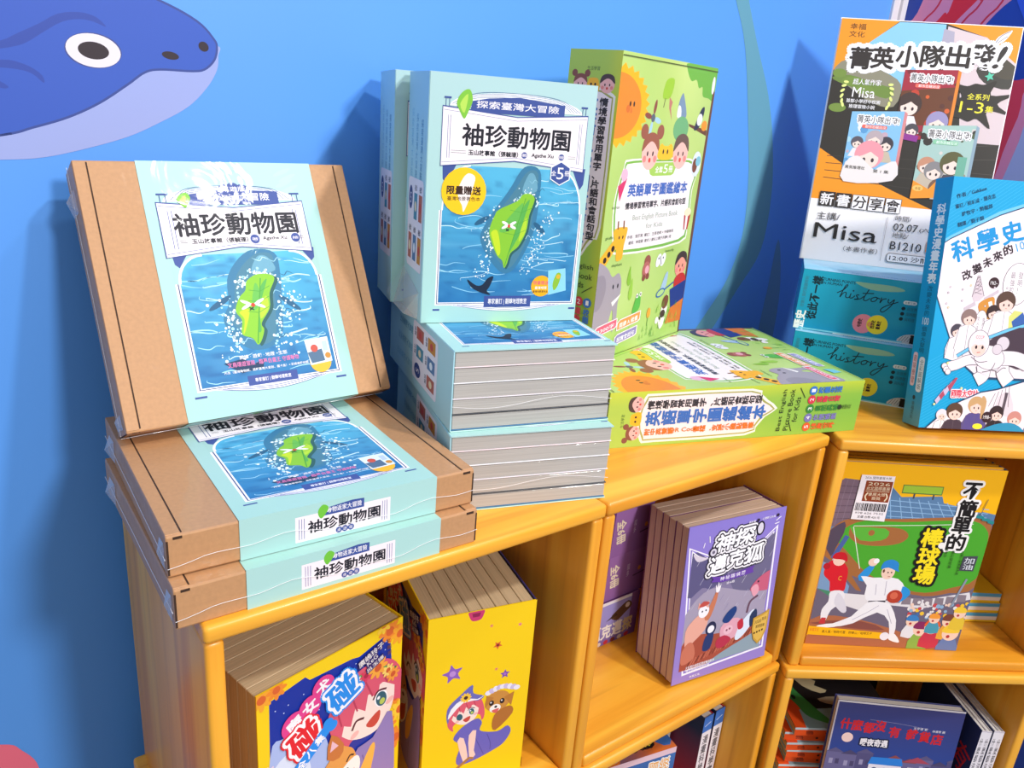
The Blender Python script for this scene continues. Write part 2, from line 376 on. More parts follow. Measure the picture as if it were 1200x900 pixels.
# ================================================================== cube shelves
def cube_shelf(label, loc, yaw, W, Dp, H, th=0.0165, group='wooden cube shelves'):
    r = thing('cube_shelf', label, 'shelf', loc, (0, 0, yaw), group)      # origin: front-left-top corner
    def board(name, mat, *a):
        bm = bmesh.new(); bx(bm, *a, 0.0042, 3); return mesh(name, bm, mat, r, True)
    board('top_board', WOODX, 0, -0.002, -th, W, Dp, 0)
    board('bottom_board', WOODX, th+.0004, 0, -H, W-th-.0004, Dp-.009, -H+th)
    board('side_board', WOODZ, 0.0006, 0, -H, th, Dp, -th-.0004)
    board('side_board', WOODZ, W-th, 0, -H, W-.0006, Dp, -th-.0004)
    bm = bmesh.new(); bx(bm, th+.0004, Dp-.008, -H+.0006, W-th-.0004, Dp-.0005, -th-.0006); mesh('back_board', bm, WOODZ, r)
    return r
HU = 0.3755
cube_shelf('wooden cube shelf under the kraft boxes, upper one, holding two thick yellow book sets', lm(0, 0, 0), YL, 0.4235, 0.30, HU)
cube_shelf('wooden cube shelf holding purple book sets, beside the corner gap', lm(0.4245, 0, 0), YL, 0.417, 0.30, HU)
cube_shelf('lower wooden cube shelf at the bottom left, mostly below the picture', lm(-0.012, 0.004, -HU-.0005), YL, 0.43, 0.30, HU)
cube_shelf('lower wooden cube shelf with comics and blue-spined books, under the purple sets', lm(0.424, -0.004, -HU-.0005), YL, 0.415, 0.30, HU)
cube_shelf('wooden cube shelf at right holding the yellow baseball picture books', rf(0, 0, 0), YR, 0.412, 0.30, HU)
cube_shelf('lower wooden cube shelf at right holding the dark blue picture book', rf(-0.006, -0.008, -HU-.0005), YR, 0.418, 0.30, HU)
# ================================================================== shared picture: leaf island on a turquoise sea
def sea(A, u0, v0, u1, v1, seed, streaks=42):
    def f(x, y):
        n = vnoise(x*5+seed, y*16+seed*3); n2 = vnoise(x*13+seed, y*34)
        c = mix('#55B4DA', '#2C76AE', y*1.05+0.25*(n-.5)); c = mix(c, '#205F98', max(0, n2-.55)*1.5)
        return mix(c, '#7CD0EE', max(0, n-.6)*1.4*(1.15-y))
    A.grid(u0, v0, u1, v1, 40, 46, f)
    rg = random.Random(seed); old = A.clip; A.clip = (u0, v0, u1, v1); W, H = u1-u0, v1-v0
    for i in range(streaks):
        sd = rg.choice((0, 1)); x = u0+W*(rg.uniform(-.05, .3) if sd == 0 else rg.uniform(.68, 1.0)); y = v0+H*rg.uniform(.06, .97)
        p = [(x, y)]
        for k in range(4):
            x += W*rg.uniform(.04, .09)*(1 if sd == 0 else -1) if k else 0; y += H*rg.uniform(-.022, .026); p.append((x, y))
        A.curve(p, rg.uniform(.0025, .006), rg.choice(('#A8DDF0', '#CDEEF6', '#8CCBE8')), True); A.L -= 1
    A.clip = old
def island(A, top, bot, L, R, seed, flat_foam=False):
    """whale-shaped island: grey-blue back, foam, then the green leaf"""
    tu, tv = top; bu, bv = bot; mu_, mv = (L[0]+R[0])/2, (tv+bv)/2; hh = bv-tv; ww = R[0]-L[0]
    A.poly([(tu-.03, tv-.34*hh), (tu+.07, tv-.30*hh), (R[0]+.06, tv+.05*hh), (R[0]+.04, mv), (bu+.10, bv-.1*hh), (bu+.03, bv+.07*hh), (bu-.05, bv), (L[0]-.05, mv+.15*hh), (L[0]-.02, mv-.12*hh), (tu-.12, tv-.02*hh)], '#3B7A9E', 5)
    A.poly([(tu-.01, tv-.28*hh), (tu+.06, tv-.26*hh), (R[0]+.03, tv+.1*hh), (R[0]+.015, mv), (bu+.07, bv-.08*hh), (bu, bv-.02*hh), (L[0]-.025, mv+.12*hh), (L[0], mv-.1*hh), (tu-.09, tv)], '#4A7F96', 5)
    A.poly([(tu-.0, tv-.25*hh), (tu+.04, tv-.24*hh), (tu+.06, tv-.04*hh), (tu-.03, tv-.02*hh)], '#6BA3BA', 4)
    rk = random.Random(seed+40)
    for i in range(16):
        t = rk.uniform(-.25, .95); x = tu+(bu-tu)*t+rk.uniform(-.09, .10); y = tv+hh*t
        A.curve([(x, y), (x+.02, y+.01), (x+.035, y-.004), (x+.055, y+.006)], .0035, rk.choice(('#8FC6DA', '#B9E0EC', '#356C8C')), True)
    for a, b in (((L[0]-.05, mv-.13*hh), -.5), ((R[0]+.075, mv-.05*hh), .7)):
        A.ell(a[0], a[1], .05, '#2A5F82', .011, b)
    rg = random.Random(seed)
    for i in range(260):
        t = rg.random(); sd = rg.choice((-1, 1)); r = abs(rg.gauss(0, 1))
        if t < .3: a = rg.uniform(-1, 1); u = tu+a*.08+rg.gauss(0, .012); v = tv+.04*hh+abs(a)*.16*hh+rg.gauss(0, .014)-.02
        else:
            q = rg.uniform(.15, 1.0); u = (tu+(bu-tu)*q)+sd*(ww*.62*(1-.35*q)+r*.04); v = tv+hh*q+rg.gauss(0, .02)+.03
        A.ell(u, v, rg.uniform(.002, .0065), rg.choice(('#F2FAFC', '#D5EEF6', '#A9DCEC', '#E6F6FA')), None, 0, 7); A.L -= 1
    A.L += 1; T = np.array((tu, tv)); B = np.array((bu, bv))
    sh = [(tu-.01, tv), (tu+.03, tv+.01*hh), (tu+.05, tv+.08*hh), (R[0]+.004, mv-.22*hh), (R[0]-.008, mv), (R[0]-.05, mv+.2*hh), (bu+.035, bv-.2*hh), (bu+.018, bv-.06*hh), (bu, bv), (bu-.015, bv-.1*hh), (bu-.05, bv-.17*hh), (L[0]+.015, mv+.14*hh), (L[0], mv+.02*hh), (L[0]+.006, mv-.08*hh), (L[0]+.026, mv-.2*hh), (L[0]+.05, mv-.28*hh), (tu-.06, tv+.10*hh), (tu-.035, tv+.03*hh)]
    A.poly([(p[0]+.012, p[1]+.006) for p in sh], '#2C5E5E', 4)
    A.poly(sh, '#88C436', 4)
    mid = lambda k: tuple(T+(B-T)*k)
    A.poly([(tu+.02, tv+.08*hh), (R[0]-.03, mv-.15*hh), (R[0]-.05, mv+.05*hh), (bu+.025, bv-.2*hh), mid(.8), mid(.5), mid(.2)], '#5AAE50', 4)
    A.poly([(tu-.03, tv+.13*hh), mid(.25), mid(.45), (L[0]+.06, mv)], '#68B850', 4)
    A.poly([(L[0]+.012, mv+.02*hh), (L[0]+.05, mv+.0*hh), (bu-.03, bv-.25*hh), (bu-.045, bv-.17*hh), (L[0]+.025, mv+.13*hh)], '#C4DC2C', 4)
    A.poly([(R[0]-.012, mv-.18*hh), (R[0]-.012, mv), (R[0]-.05, mv+.14*hh), (R[0]-.04, mv-.05*hh)], '#B4D838', 4)
    A.curve([mid(.06), mid(.4), mid(.75), mid(.98)], .004, '#4C9E3C')
    for k in (.25, .4, .55): A.curve([mid(k), (mid(k)[0]+ww*.3, mid(k)[1]-.07*hh)], .002, '#4C9E3C'); A.curve([mid(k), (mid(k)[0]-ww*.3, mid(k)[1]-.03*hh)], .002, '#4C9E3C')
    c = (mu_-.0, mv-.08*hh)
    for a in (-.45, .45, -2.7, 2.7): A.ell(c[0]+.028*cos(a), c[1]+.018*sin(a), .022, '#F3EFF0', .006, a)
    A.ell(c[0], c[1]+.004, .008, '#D2452E', .008); A.ell(c[0]-.008, c[1]+.05*hh*1.3, .011, '#24402E', .003, .6); A.ell(c[0]-.008, c[1]+.05*hh*1.3, .011, '#24402E', .003, -.6)
NV = '#3F5396'; INKD = '#22222C'
def leaf_badge(A, u, v, s):
    A.poly([(u+s*.55, v-s*.8), (u+s*.9, v-s*.1), (u+s*.5, v+s*.7), (u+.1*s, v+s*1.2), (u-s*.4, v+s*.7), (u-s*.75, v+s*.1), (u-s*.2, v-s*.6)], '#7FC241', 4)
    A.poly([(u+s*.4, v-s*.5), (u+s*.1, v+s*.8), (u-s*.4, v+s*.2)], '#B6DC5A', 3)
def title_board(A, L, R, T, B, blue, ttl, aut, sub, cut='#F4ECF1', top=None):
    """the white signboard with its blue arch behind; blue, ttl, aut: boxes; sub: words on the arch"""
    W = R-L; c = (L+R)/2
    arch = [(c+W*.46*cos(a), T-.005-.062*sin(a)) for a in np.linspace(0, pi, 15)]
    A.poly(arch, '#EDF1F5')
    for k in range(4): A.curve([(L+.05+.02*k, T-.012), (c-W*.28, T-.058+.006*k), (c, T-.068+.006*k), (c+W*.28, T-.058+.006*k), (R-.05-.02*k, T-.012)], .0022, NV)
    for x in (L+.025, R-.025):
        A.rect(x-.02, T-.038, x+.02, T-.031, NV)
        for y in (-.01, .01): A.line([(x+y, T-.03), (x+y, T-.003)], .003, NV)
    b = blue
    A.poly([(b[0], b[1]+.015), (b[0]+.1, b[1]), ((b[0]+b[2])/2, b[1]-.012), (b[2]-.1, b[1]), (b[2], b[1]+.005), (b[2], b[3]+.012), (b[0], b[3]+.012)], NV)
    A.text(sub, b[0]+.03, b[1]+.010, b[2]-.035, b[3]-.004, '#F5F1F5', .014)
    A.poly([(L-.003, T-.005), (c, T+.020), (R+.003, T-.005), (R+.004, B+.003), (c, B-.028), (L-.004, B+.003)], NV)
    A.poly([(L, T), (c, T+.024), (R, T), (R, B), (c, B-.032), (L, B)], cut)
    A.line([(L+.004, T+.011), (c, T+.036), (R-.004, T+.011)], .002, NV); A.line([(L+.003, B-.012), (c, B-.043), (R-.003, B-.012)], .002, NV)
    for x in (L+.032, L+.045, R-.032, R-.045): A.line([(x, T+.03), (x, B-.03)], .0025, NV)
    A.text('袖珍動物園', *ttl, INKD, .0, heavy=.003)
    a = aut; q = (a[2]-a[0])
    for k in (.3, .7): 
        A.line([(L+.055, a[1]+(a[3]-a[1])*k), (a[0]-.015, a[1]+(a[3]-a[1])*k)], .0018, INKD); A.line([(a[2]+.015, a[1]+(a[3]-a[1])*k), (R-.055, a[1]+(a[3]-a[1])*k)], .0018, INKD)
    A.text('玉山故事館（張毓珊）', a[0], a[1], a[0]+q*.50, a[3], INKD, .006, heavy=.0012)
    A.ell(a[0]+q*.565, (a[1]+a[3])/2, .018, NV); A.text('著', a[0]+q*.535, a[1]+.004, a[0]+q*.595, a[3]-.004, '#F4ECF1')
    A.text('Agathe Xu', a[0]+q*.64, a[1]+.001, a[0]+q*.87, a[3]-.001, INKD, .006, heavy=.0012)
    A.ell(a[0]+q*.955, (a[1]+a[3])/2, .018, NV); A.text('繪', a[0]+q*.925, a[1]+.004, a[0]+q*.985, a[3]-.004, '#F4ECF1')
def picture(A, L, R, T, B, bg, seed, lab, tip=True):
    """framed sea with rounded top corners"""
    A.rect(L-.018, T, R+.018, B+.013, '#F5F2F5')
    A.rect(L-.010, T, R+.010, B+.007, '#2A3C74'); A.rect(L-.006, T, R+.006, B+.004, '#F5F2F5')
    sea(A, L, T, R, B, seed)
    for sx, x in ((1, L), (-1, R)):
        r = .10*(R-L)/.55; q = r*1.25
        pts = [(x-sx*.019, T-.02), (x+sx*r, T-.02)]+[(x+sx*(r-r*sin(a)), T+q*.92-q*.92*cos(a)) for a in np.linspace(0, pi/2, 8)]+[(x-sx*.019, T+q*.92)]
        A.poly(pts, bg)
        A.line([(x+sx*(r-r*sin(a)), T+q*.92-q*.92*cos(a)) for a in np.linspace(0, pi/2, 8)], .009, '#F5F2F5')
        A.poly([(x-sx*.01, T-.01), (x+sx*.5*r, T-.01), (x+sx*.10*r, T+q*.40), (x-sx*.005, T+q*.28)], NV)
        A.rect(min(x, x-sx*.02)-.01, B+.028, max(x, x-sx*.02)+.012, B+.036, NV)
    c = (lab[0]+lab[2])/2; W = (R-L)*.40
    A.poly([(c-W, B+.008), (c+W, B+.008), (c+W*.6, B+.028), (c, B+.040), (c-W*.6, B+.028)], '#F1EEF3', 4)
    for k in range(3): A.curve([(c-W*(1-.08*k), B+.012), (c-W*.5, B+.032-.007*k), (c, B+.040-.007*k), (c+W*.5, B+.032-.007*k), (c+W*(1-.08*k), B+.012)], .0022, NV)
    A.rect(lab[0]-.006, lab[1]-.003, lab[2]+.006, lab[3]+.005, NV)
    A.text('專家審訂 | 翻轉地理教室', lab[0]+.02, lab[1]+.008, lab[2]-.02, lab[3]-.005, '#F5F1F5', .02)
MINT = '#A8D0C9'
# ------------------------------------------------------------------ kraft game boxes with a mint paper sleeve
BW, BD, BH = .273, .258, .0355; SL0, SL1 = .2, .852
def game_box():
    r = thing('board_game_box', 'x', 'box', (0, 0, 0), None, 'shrink-wrapped kraft game boxes')
    bm = bmesh.new(); bx(bm, 0, 0, 0, BW, BD, BH, .0016, 2); mesh('carton', bm, KRAFT, r)
    # folded side flaps: a raised edge along each side and the dark slot beside it
    for x0, x1, xs in ((.0004, .0115, .0122), (BW-.0115, BW-.0004, BW-.0122)):
        bm = bmesh.new(); bx(bm, x0, .002, BH-.003, x1, BD-.001, BH+.0006, .0004, 1); mesh('side_flap', bm, KRAFT, r)
        bm = bmesh.new(); bx(bm, xs-.0007, .003, BH-.002, xs+.0007, BD-.002, BH+.00012); bx(bm, min(x0+.005, xs), -.0002, BH-.0034, max(x1-.004, xs), .002, BH-.0012)
        bx(bm, x0 if x0 < .1 else x1-.0014, -.00025, .002, (x0+.0014) if x0 < .1 else x1, .0006, BH-.004); mesh('flap_slot', bm, KRAFTD, r)
    A = Art(BW, BD, None); A.clip = (SL0, 0, SL1, 1)
    def f(x, y): return mix('#AED5D1', '#A5D0C7', y+.3*(vnoise(x*3, y*3)-.5))
    A.grid(SL0, 0, SL1, 1, 12, 12, f)
    for u, v, a in ((.46, .035, .3), (.50, .02, 1.2), (.53, .045, -.6), (.49, .06, .1)): A.ell(u, v, .02, '#A4D6DA', .008, a)
    for k in range(5): A.ell(.73+.018*(k % 2), .04+.024*k, .04, '#B3DFCB', .009, -.4)
    L, R, T, B = .268, .786, .372, .882
    picture(A, L, R, T, B, MINT, 11, (.44, .862, .618, .893))
    island(A, (.562, .461), (.497, .742), (.442, .61), (.578, .545), 5)
    for k, (x0, x1, t, c, h) in enumerate(((.42, .60, '閱讀 · 遊戲 · 地理 · 生態', '#F4F2F6', .016), (.372, .642, '文鳥環遊冒險 · 臨摹自畫王 守護動物', '#E77FB6', .02), (.355, .675, '內含（臺灣動物棋、遊戲臺灣大富翁、圖卡盒）+ 彩繪遊戲地圖', '#F4F2F6', .011))):
        y = (.776, .799, .831)[k]
        if k == 1: A.poly([(.36, .80), (.43, .79), (.47, .815), (.51, .80), (.50, .832), (.42, .845)], '#1E3B5C')
        A.text(t, x0, y, x1, y+h, c, .02)
    A.ell(.725, .84, .044, '#F2B73A'); A.poly([(.676, .748), (.772, .742), (.774, .845), (.684, .852)], '#DCE9F2')
    A.poly([(.68, .80), (.74, .79), (.745, .84), (.69, .845)], '#54708C'); A.ell(.71, .785, .015, '#C8574A'); A.rect(.745, .76, .765, .80, '#B9CBE4'); A.ell(.76, .82, .012, '#C78A3C')
    title_board(A, .242, .786, .166, .377, (.357, .117, .694, .164), (.286, .209, .748, .298), (.337, .308, .749, .328), '動物返家大冒險')
    A.ell((.357+.694)/2, .112, .026, NV); A.ell((.357+.694)/2-.033, .114, .022, NV); A.ell((.357+.694)/2+.033, .114, .022, NV)
    A.text('桌遊版', .482, .101, .572, .122, '#F5F1F5', .014)
    leaf_badge(A, .336, .150, .03)
    sl = A.build('paper_sleeve', (0, BD, BH), X3, -Y3, INKW, r, base=.0006)
    A = Art(BW, BH); A.clip = (SL0, -.1, SL1, 1); A.rect(SL0, -.03, SL1, 1, '#A9D2CE')
    A.rect(.366, .235, .682, .90, '#F1E6EC')
    for x in (.378, .386, .394, .654, .662, .670): A.line([(x, .30), (x, .84)], .0018, NV)
    A.poly([(.45, .30), (.47, .14), (.55, .08), (.59, .1), (.59, .34), (.45, .34)], NV); A.text('動物返家大冒險', .466, .14, .582, .29, '#F5F1F5', .014)
    A.poly([(.455, .04), (.472, .14), (.462, .30), (.448, .40), (.438, .28), (.44, .14)], '#6FBE3E', 3)
    A.text('袖珍動物園', .406, .40, .646, .72, INKD, .0, heavy=.0022)
    for k, ch in enumerate('桌遊版'): A.ell(.506+.02*k, .81, .0105, NV); A.text(ch, .5+.02*k, .765, .512+.02*k, .855, '#F1E6EC')
    A.build('sleeve_front', (0, 0, BH), X3, -Z3, INKW, r, base=.0006)
    bm = bmesh.new(); rg = random.Random(8)
    tube(bm, [(BW*k/30, -.0014, BH*(.36-.07*cos(k*.35)-.05*cos(k*.9))+rg.uniform(-.0002, .0002)) for k in range(31)], .00022, 4)
    tube(bm, [(-.0012, BD*k/12, BH*.45+.0004*sin(k*1.3)) for k in range(13)], .0003, 4); mesh('wrap_seam', bm, SEAM, r)
    for y, q in ((BD*.86, .012), (.012, .007)):      # crumpled film corner standing off the side
        bm = bmesh.new()
        a = [bm.verts.new(p) for p in ((-.0006, y-q, BH*.8), (-.0006, y+q, BH*.75), (-.6*q, y+.002, BH*.45), (-.0006, y-q*.9, BH*.15), (-.0006, y+q*.8, BH*.1))]
        bm.faces.new((a[0], a[1], a[2])); bm.faces.new((a[0], a[2], a[3])); bm.faces.new((a[2], a[1], a[4])); bm.faces.new((a[3], a[2], a[4]))
        mesh('wrap_corner', bm, FILM, r)
    return r
b1 = game_box(); b1.location = Vector((-.2401, .504, 0))*K; b1.rotation_euler = (0, 0, .6498)
b1['label'] = 'kraft game box with mint sleeve lying flat on the shelf, bottom of its pile'
dup(b1, (-.2494, .5173, .0368), Euler((0, 0, .6287)), 'kraft game box lying on another, its sea picture facing up under the leaning box')
R3 = rmat(.6938, -.485, Matrix.Rotation(pi/2, 3, 'X')); p3 = Vector((-.3435, .655, .0895)) - R3 @ Vector((0, 0, BH))
dup(b1, p3, R3, 'kraft game box with mint sleeve standing tilted back against the blue wall')
# ------------------------------------------------------------------ five-volume sets in a mint slipcase
SW, ST, SH = .178, .083, .25
def volume_set():
    r = thing('book_set', 'x', 'book set', (0, 0, 0), None, 'shrink-wrapped mint five-volume sets')
    A = Art(SW, SH)
    A.grid(0, 0, 1, 1, 8, 8, lambda x, y: mix('#AFD2D4', '#ABD6D0', y))
    picture(A, .098, .962, .345, .912, '#ADD4D2', 23, (.392, .888, .684, .93))
    island(A, (.612, .447), (.499, .762), (.392, .645), (.632, .515), 9)
    A.poly([(.273, .812), (.33, .838), (.37, .835), (.40, .808), (.437, .80), (.415, .845), (.40, .862), (.425, .88), (.375, .872), (.34, .862), (.30, .845)], '#1B2A40', 3)
    A.ell(.752, .842, .066, '#F6B21C'); A.text('限量贈送', .700, .818, .80, .836, '#D8457C', .02); A.text('臺灣地理', .712, .843, .79, .856, '#F6F2F0', .02); A.text('臺灣地景著色本', .70, .861, .80, .872, '#3A2A20', .02)
    A.poly([(.79, .772), (.905, .762), (.922, .862), (.805, .882)], '#8FD3EE'); A.poly([(.85, .785), (.88, .79), (.865, .84), (.84, .862), (.828, .83)], '#8DBB3A', 3); A.ell(.862, .80, .014, '#E0B23A')
    title_board(A, .078, .953, .125, .348, (.238, .083, .803, .126), (.196, .183, .853, .267), (.235, .282, .835, .303), '探索臺灣大冒險', '#F2E9EE')
    leaf_badge(A, .195, .10, .055)
    A.poly([(.811+.073*cos(pi/6+k*pi/3+0), .358+.05*sin(pi/6+k*pi/3)) for k in range(6)], '#EDF0F6'); A.poly([(.811+.066*cos(pi/6+k*pi/3), .358+.0455*sin(pi/6+k*pi/3)) for k in range(6)], NV)
    A.text('5', .788, .334, .832, .382, '#F5F1F5', .03); A.text('全', .753, .347, .784, .368, '#F5F1F5', .02); A.text('冊', .838, .347, .868, .368, '#F5F1F5', .02)
    A.ell(.222, .447, .134, '#FBC81E')
    A.poly([(.255, .375), (.285, .39), (.275, .43), (.255, .48), (.225, .53), (.215, .505), (.195, .48), (.185, .445), (.205, .405), (.23, .38)], '#F3E7E2', 3)
    A.text('限量贈送', .12, .426, .323, .460, '#3A2620', .02, heavy=.003); A.text('臺灣地景著色本', .124, .468, .322, .485, '#3A2620', .022)
    A.build('front_cover', (0, 0, SH), X3, -Z3, INKW, r, .0012, .0006)
    A = Art(ST, SH)                                  # spine side: hind edge at u=0
    A.grid(0, 0, 1, 1, 6, 10, lambda x, y: mix('#A9D8E4', '#B8DDDC', y))
    for k in range(3):
        A.vtext('探索臺灣大冒險', .25+.25*k, .14+.02*k, .42, .12, mix('#7FBBD2', '#5C9CC0', k/2))
    A.rrect(.13, .42, .92, .80, .06, '#EFE8EE'); rg = random.Random(4)
    cols = ('#3F4F86', '#4F8FA8', '#B86A5C', '#5C7FA8', '#C8883C', '#4A6FA0')
    for j in range(2):
        for i in range(3):
            x, y = .2+.25*i, .445+.175*j
            if i == 0 and j == 0: A.ell(x+.07, y+.06, .1, '#3B4B86', .05); A.text('5', x+.04, y+.04, x+.1, y+.085, '#EFE8EE', .03); continue
            A.rect(x, y+.035, x+.17, y+.145, cols[(i+2*j) % 6]); A.ell(x+.08, y+.09, .05, rg.choice(('#E8D5B0', '#C44C48', '#E8EEF2')), .022); A.text('袖珍', x+.02, y, x+.15, y+.027, '#333A58', .02)
    A.build('spine', (0, ST, SH), -Y3, -Z3, INKW, r, .0012, .0006)
    bm = bmesh.new(); bx(bm, 0, ST, .0002, SW, ST+.0012, SH, .0003, 1); m_ = mesh('back_cover', bm, flat('mint_card', '#BFE2DA', .5), r)
    th = (ST-.0012)/5; tints = ('#EAD9DE', '#E6E6EC', '#E4DDE4', '#3C3F46', '#2F6F9C')
    for k in range(5):
        bm = bmesh.new(); y0 = .0008+th*k
        bx(bm, .0015, y0+.0009, .0012, SW-.0015-.001*(k == 3), y0+th-.0009, SH-.0012, .0006, 1)
        v = mesh('volume', bm, PAGESW, r)
        bm = bmesh.new(); bx(bm, .001, y0+th-.0011, .0004, SW-.0006, y0+th-.0001, SH-.0004, .0002, 1); mesh('volume_cover', bm, flat('cover_board', tints[k], .4), v)
    bm = bmesh.new(); rg = random.Random(5)
    tube(bm, [(SW*k/20, ST*.68+.004*sin(k*.35), -.0008) for k in range(21)], .00025, 4); mesh('wrap_seam', bm, SEAM, r)
    return r
FLAT = Matrix.Rotation(-pi/2, 3, 'X')
s1 = volume_set(); s1.location = Vector((-.0554, .7191, .0845))*K; s1.rotation_euler = rmat(.3634, 0, FLAT).to_euler()
s1['label'] = 'mint five-volume book set lying on the shelf, lower of the two flat ones'
dup(s1, (-.0572, .7283, .0845+.0850), rmat(.4063, 0, FLAT), 'mint five-volume book set lying flat on another, carrying the two upright sets')
s3 = dup(s1, (-.1019, .8171, .1708), rmat(.373, -.002), 'mint five-volume book set standing upright in front, yellow round sticker fully visible')
dup(s1, (-.147, .8945, .1715), rmat(.36, -.02), 'mint five-volume book set standing behind another, only its spine showing beside the blue wall')
bm = bmesh.new()                                 # loose film hanging out past the spine of the front set
a = [bm.verts.new(p) for p in ((-.0014, .008, .03), (-.0014, ST, .045), (-.016, ST*.8, .006), (-.012, ST*.4, .002), (-.0014, .01, .001), (-.0014, ST, .001), (-.021, ST*.95, .017))]
for f in ((0, 1, 2), (0, 2, 3), (0, 3, 4), (2, 1, 6), (3, 2, 5), (4, 3, 5)): bm.faces.new([a[i] for i in f])
mesh('wrap_corner', bm, FILM, s3)
# ================================================================== green picture-book boxes
GW, GT, GH = .262, .0745, .39
def face(A, u, v, r, skin, hair, bun=False, mouth='#D8453A'):
    if bun:
        A.ell(u-r*.95, v-r*1.15*A.w/A.h, r*.42, hair); A.ell(u+r*.95, v-r*1.15*A.w/A.h, r*.42, hair)
    q = A.w/A.h
    A.ell(u, v, r, skin); A.poly([(u-r*1.02, v-.05*r*q), (u-r*.8, v-r*.85*q), (u, v-1.12*r*q), (u+r*.8, v-r*.85*q), (u+r*1.02, v-.05*r*q), (u+r*.5, v-.45*r*q), (u, v-.62*r*q), (u-r*.5, v-.40*r*q)], hair, 3)
    for d in (-.32, .32): A.ell(u+d*r, v+.08*r*q, r*.09, '#2A2022', r*.14*q)
    for d in (-.62, .62): A.ell(u+d*r, v+.38*r*q, r*.2, '#E98B86')
    A.ell(u, v+.45*r*q, r*.14, mouth)
GREEN = '#AFD564'
def cover_green(A):
    def f(x, y):
        c = mix('#ABCB66', '#C2DC84', .5+.9*(vnoise(x*4, y*5)-.5)); c = mix(c, '#D4E58A', max(0, 1-abs(x-.62)*3)*max(0, .6-y))
        return mix(c, '#8CC548', max(0, y-.80)*3.2*(.4+.6*vnoise(x*8, y*8+9)))
    A.grid(0, 0, 1, 1, 24, 34, f)
    q = A.w/A.h
    # sun
    A.poly([(.0+(.30 if k % 2 else .265)*cos(a), .157+(.30 if k % 2 else .265)*.42*sin(a)*1.0) for k, a in enumerate(np.linspace(-pi/2, pi/2, 29))], '#F7B51C')
    A.poly([(.218*cos(a), .157+.097*sin(a)) for a in np.linspace(-pi/2, pi/2, 24)], '#E98A2C')
    for x in (.115, .15): A.ell(x, .148, .008, '#3A2A20', .008)
    A.ell(.10, .163, .018, '#D8702C'); A.poly([(.128, .155), (.138, .172), (.122, .175)], '#D8702C', 3)
    # tree at the right edge
    A.poly([(.64, .02), (.70, .055), (.76, .05), (.80, .075), (.84, .07), (.86, .10), (.93, .105), (1.02, .11), (1.02, 0), (.66, 0)], '#6DB33F', 4)
    A.poly([(.975, .08), (1.0, .08), (1.0, .99), (.985, .99), (.965, .5)], '#6B4530'); A.poly([(.74, .196), (.97, .215), (.97, .235), (.75, .205)], '#6B4530')
    # insects and birds
    A.poly([(.44, .065), (.52, .06), (.50, .115), (.42, .12)], '#9CC832', 4); A.line([(.45, .12), (.44, .15)], .006, '#5A4632'); A.poly([(.49, .115), (.53, .13), (.52, .15), (.545, .19), (.50, .15)], '#C07A6C')
    for a in (.2, 1.8, 3.3, 4.9): A.ell(.35+.05*cos(a), .185+.035*sin(a), .035, ('#A8CFE0', '#8C4A3C')[a > 2.5], .009, a)
    A.ell(.35, .185, .02, '#5A6470')
    A.poly([(.60, .175), (.60, .13), (.625, .10), (.645, .105), (.70, .165), (.67, .18)], '#7A93AE', 3); A.poly([(.595, .175), (.60, .14), (.63, .145), (.64, .178)], '#E6E8EC', 3)
    A.ell(.66, .215, .085, '#6FB077', .042); A.poly([(.81, .215), (.86, .15), (.90, .135), (.905, .16), (.87, .205)], '#28304A', 3); A.ell(.865, .18, .03, '#E9ECEF', .022, .9); A.ell(.93, .2, .035, '#F0962A', .018); A.ell(.97, .06, .018, '#F3EEEA', .03)
    # speech panel
    A.poly([(.07, .45), (.125, .34), (.20, .315), (.82, .315), (.93, .36), (.90, .43), (.91, .56), (.84, .625), (.17, .628), (.10, .58)], '#F3F0E6', 3)
    A.poly([(.08, .45), (.13, .346), (.21, .321), (.81, .321), (.92, .365), (.89, .43), (.90, .555), (.83, .618), (.18, .621), (.11, .575)], '#7EB94A', 3)
    A.poly([(.095, .45), (.14, .352), (.22, .328), (.80, .328), (.90, .37), (.875, .43), (.885, .55), (.815, .608), (.19, .612), (.125, .57)], '#F6EDEF', 3)
    A.poly([(.355, .327), (.68, .327), (.645, .366), (.62, .372), (.42, .372), (.39, .366)], '#A6CF5A', 0)
    A.text('全套', .44, .340, .52, .362, '#FFFFFF', .03); A.text('5', .53, .334, .575, .364, '#FFFFFF', .04); A.text('冊', .585, .340, .63, .362, '#FFFFFF', .03)
    face(A, .365, .294, .085, '#F2BFB4', '#9A5A44', True); A.poly([(.45, .315), (.455, .275), (.48, .265), (.50, .272), (.55, .272), (.575, .265), (.60, .28), (.60, .315)], '#F7C22C', 3)
    for d in (.50, .545): A.ell(d, .292, .008, '#2A2022', .008)
    face(A, .695, .294, .085, '#F2BFB4', '#6A5248')
    A.text('英語單字圖鑑繪本', .19, .395, .83, .436, '#4168B8', .02, heavy=.003); A.text('情境學習常用單字、片語和會話句型', .182, .455, .835, .478, '#3E3A3C', .02, heavy=.002)
    A.text('Best English Picture Book', .27, .498, .76, .522, '#9CB09A'); A.text('for Kids', .42, .532, .60, .549, '#9CB09A')
    A.text('作者：張麗莉  審訂：王英老師 × 外籍專家', .24, .566, .74, .578, '#57504E', .012); A.text('繪者：林佳穎  適合 2 歲以上親子共讀使用', .26, .586, .72, .598, '#57504E', .012)
    A.poly([(.09, .40), (.17, .375), (.12, .45)], '#D8386A'); A.ell(.14, .365, .03, '#E6B8CE'); A.text('ice cream', .06, .462, .13, .472, '#5C7A3C')
    A.ell(.90, .335, .055, '#DDE8F0', .045); A.ell(.885, .34, .03, '#7A4432', .026); A.ell(.92, .325, .03, '#7CC0D4', .018)
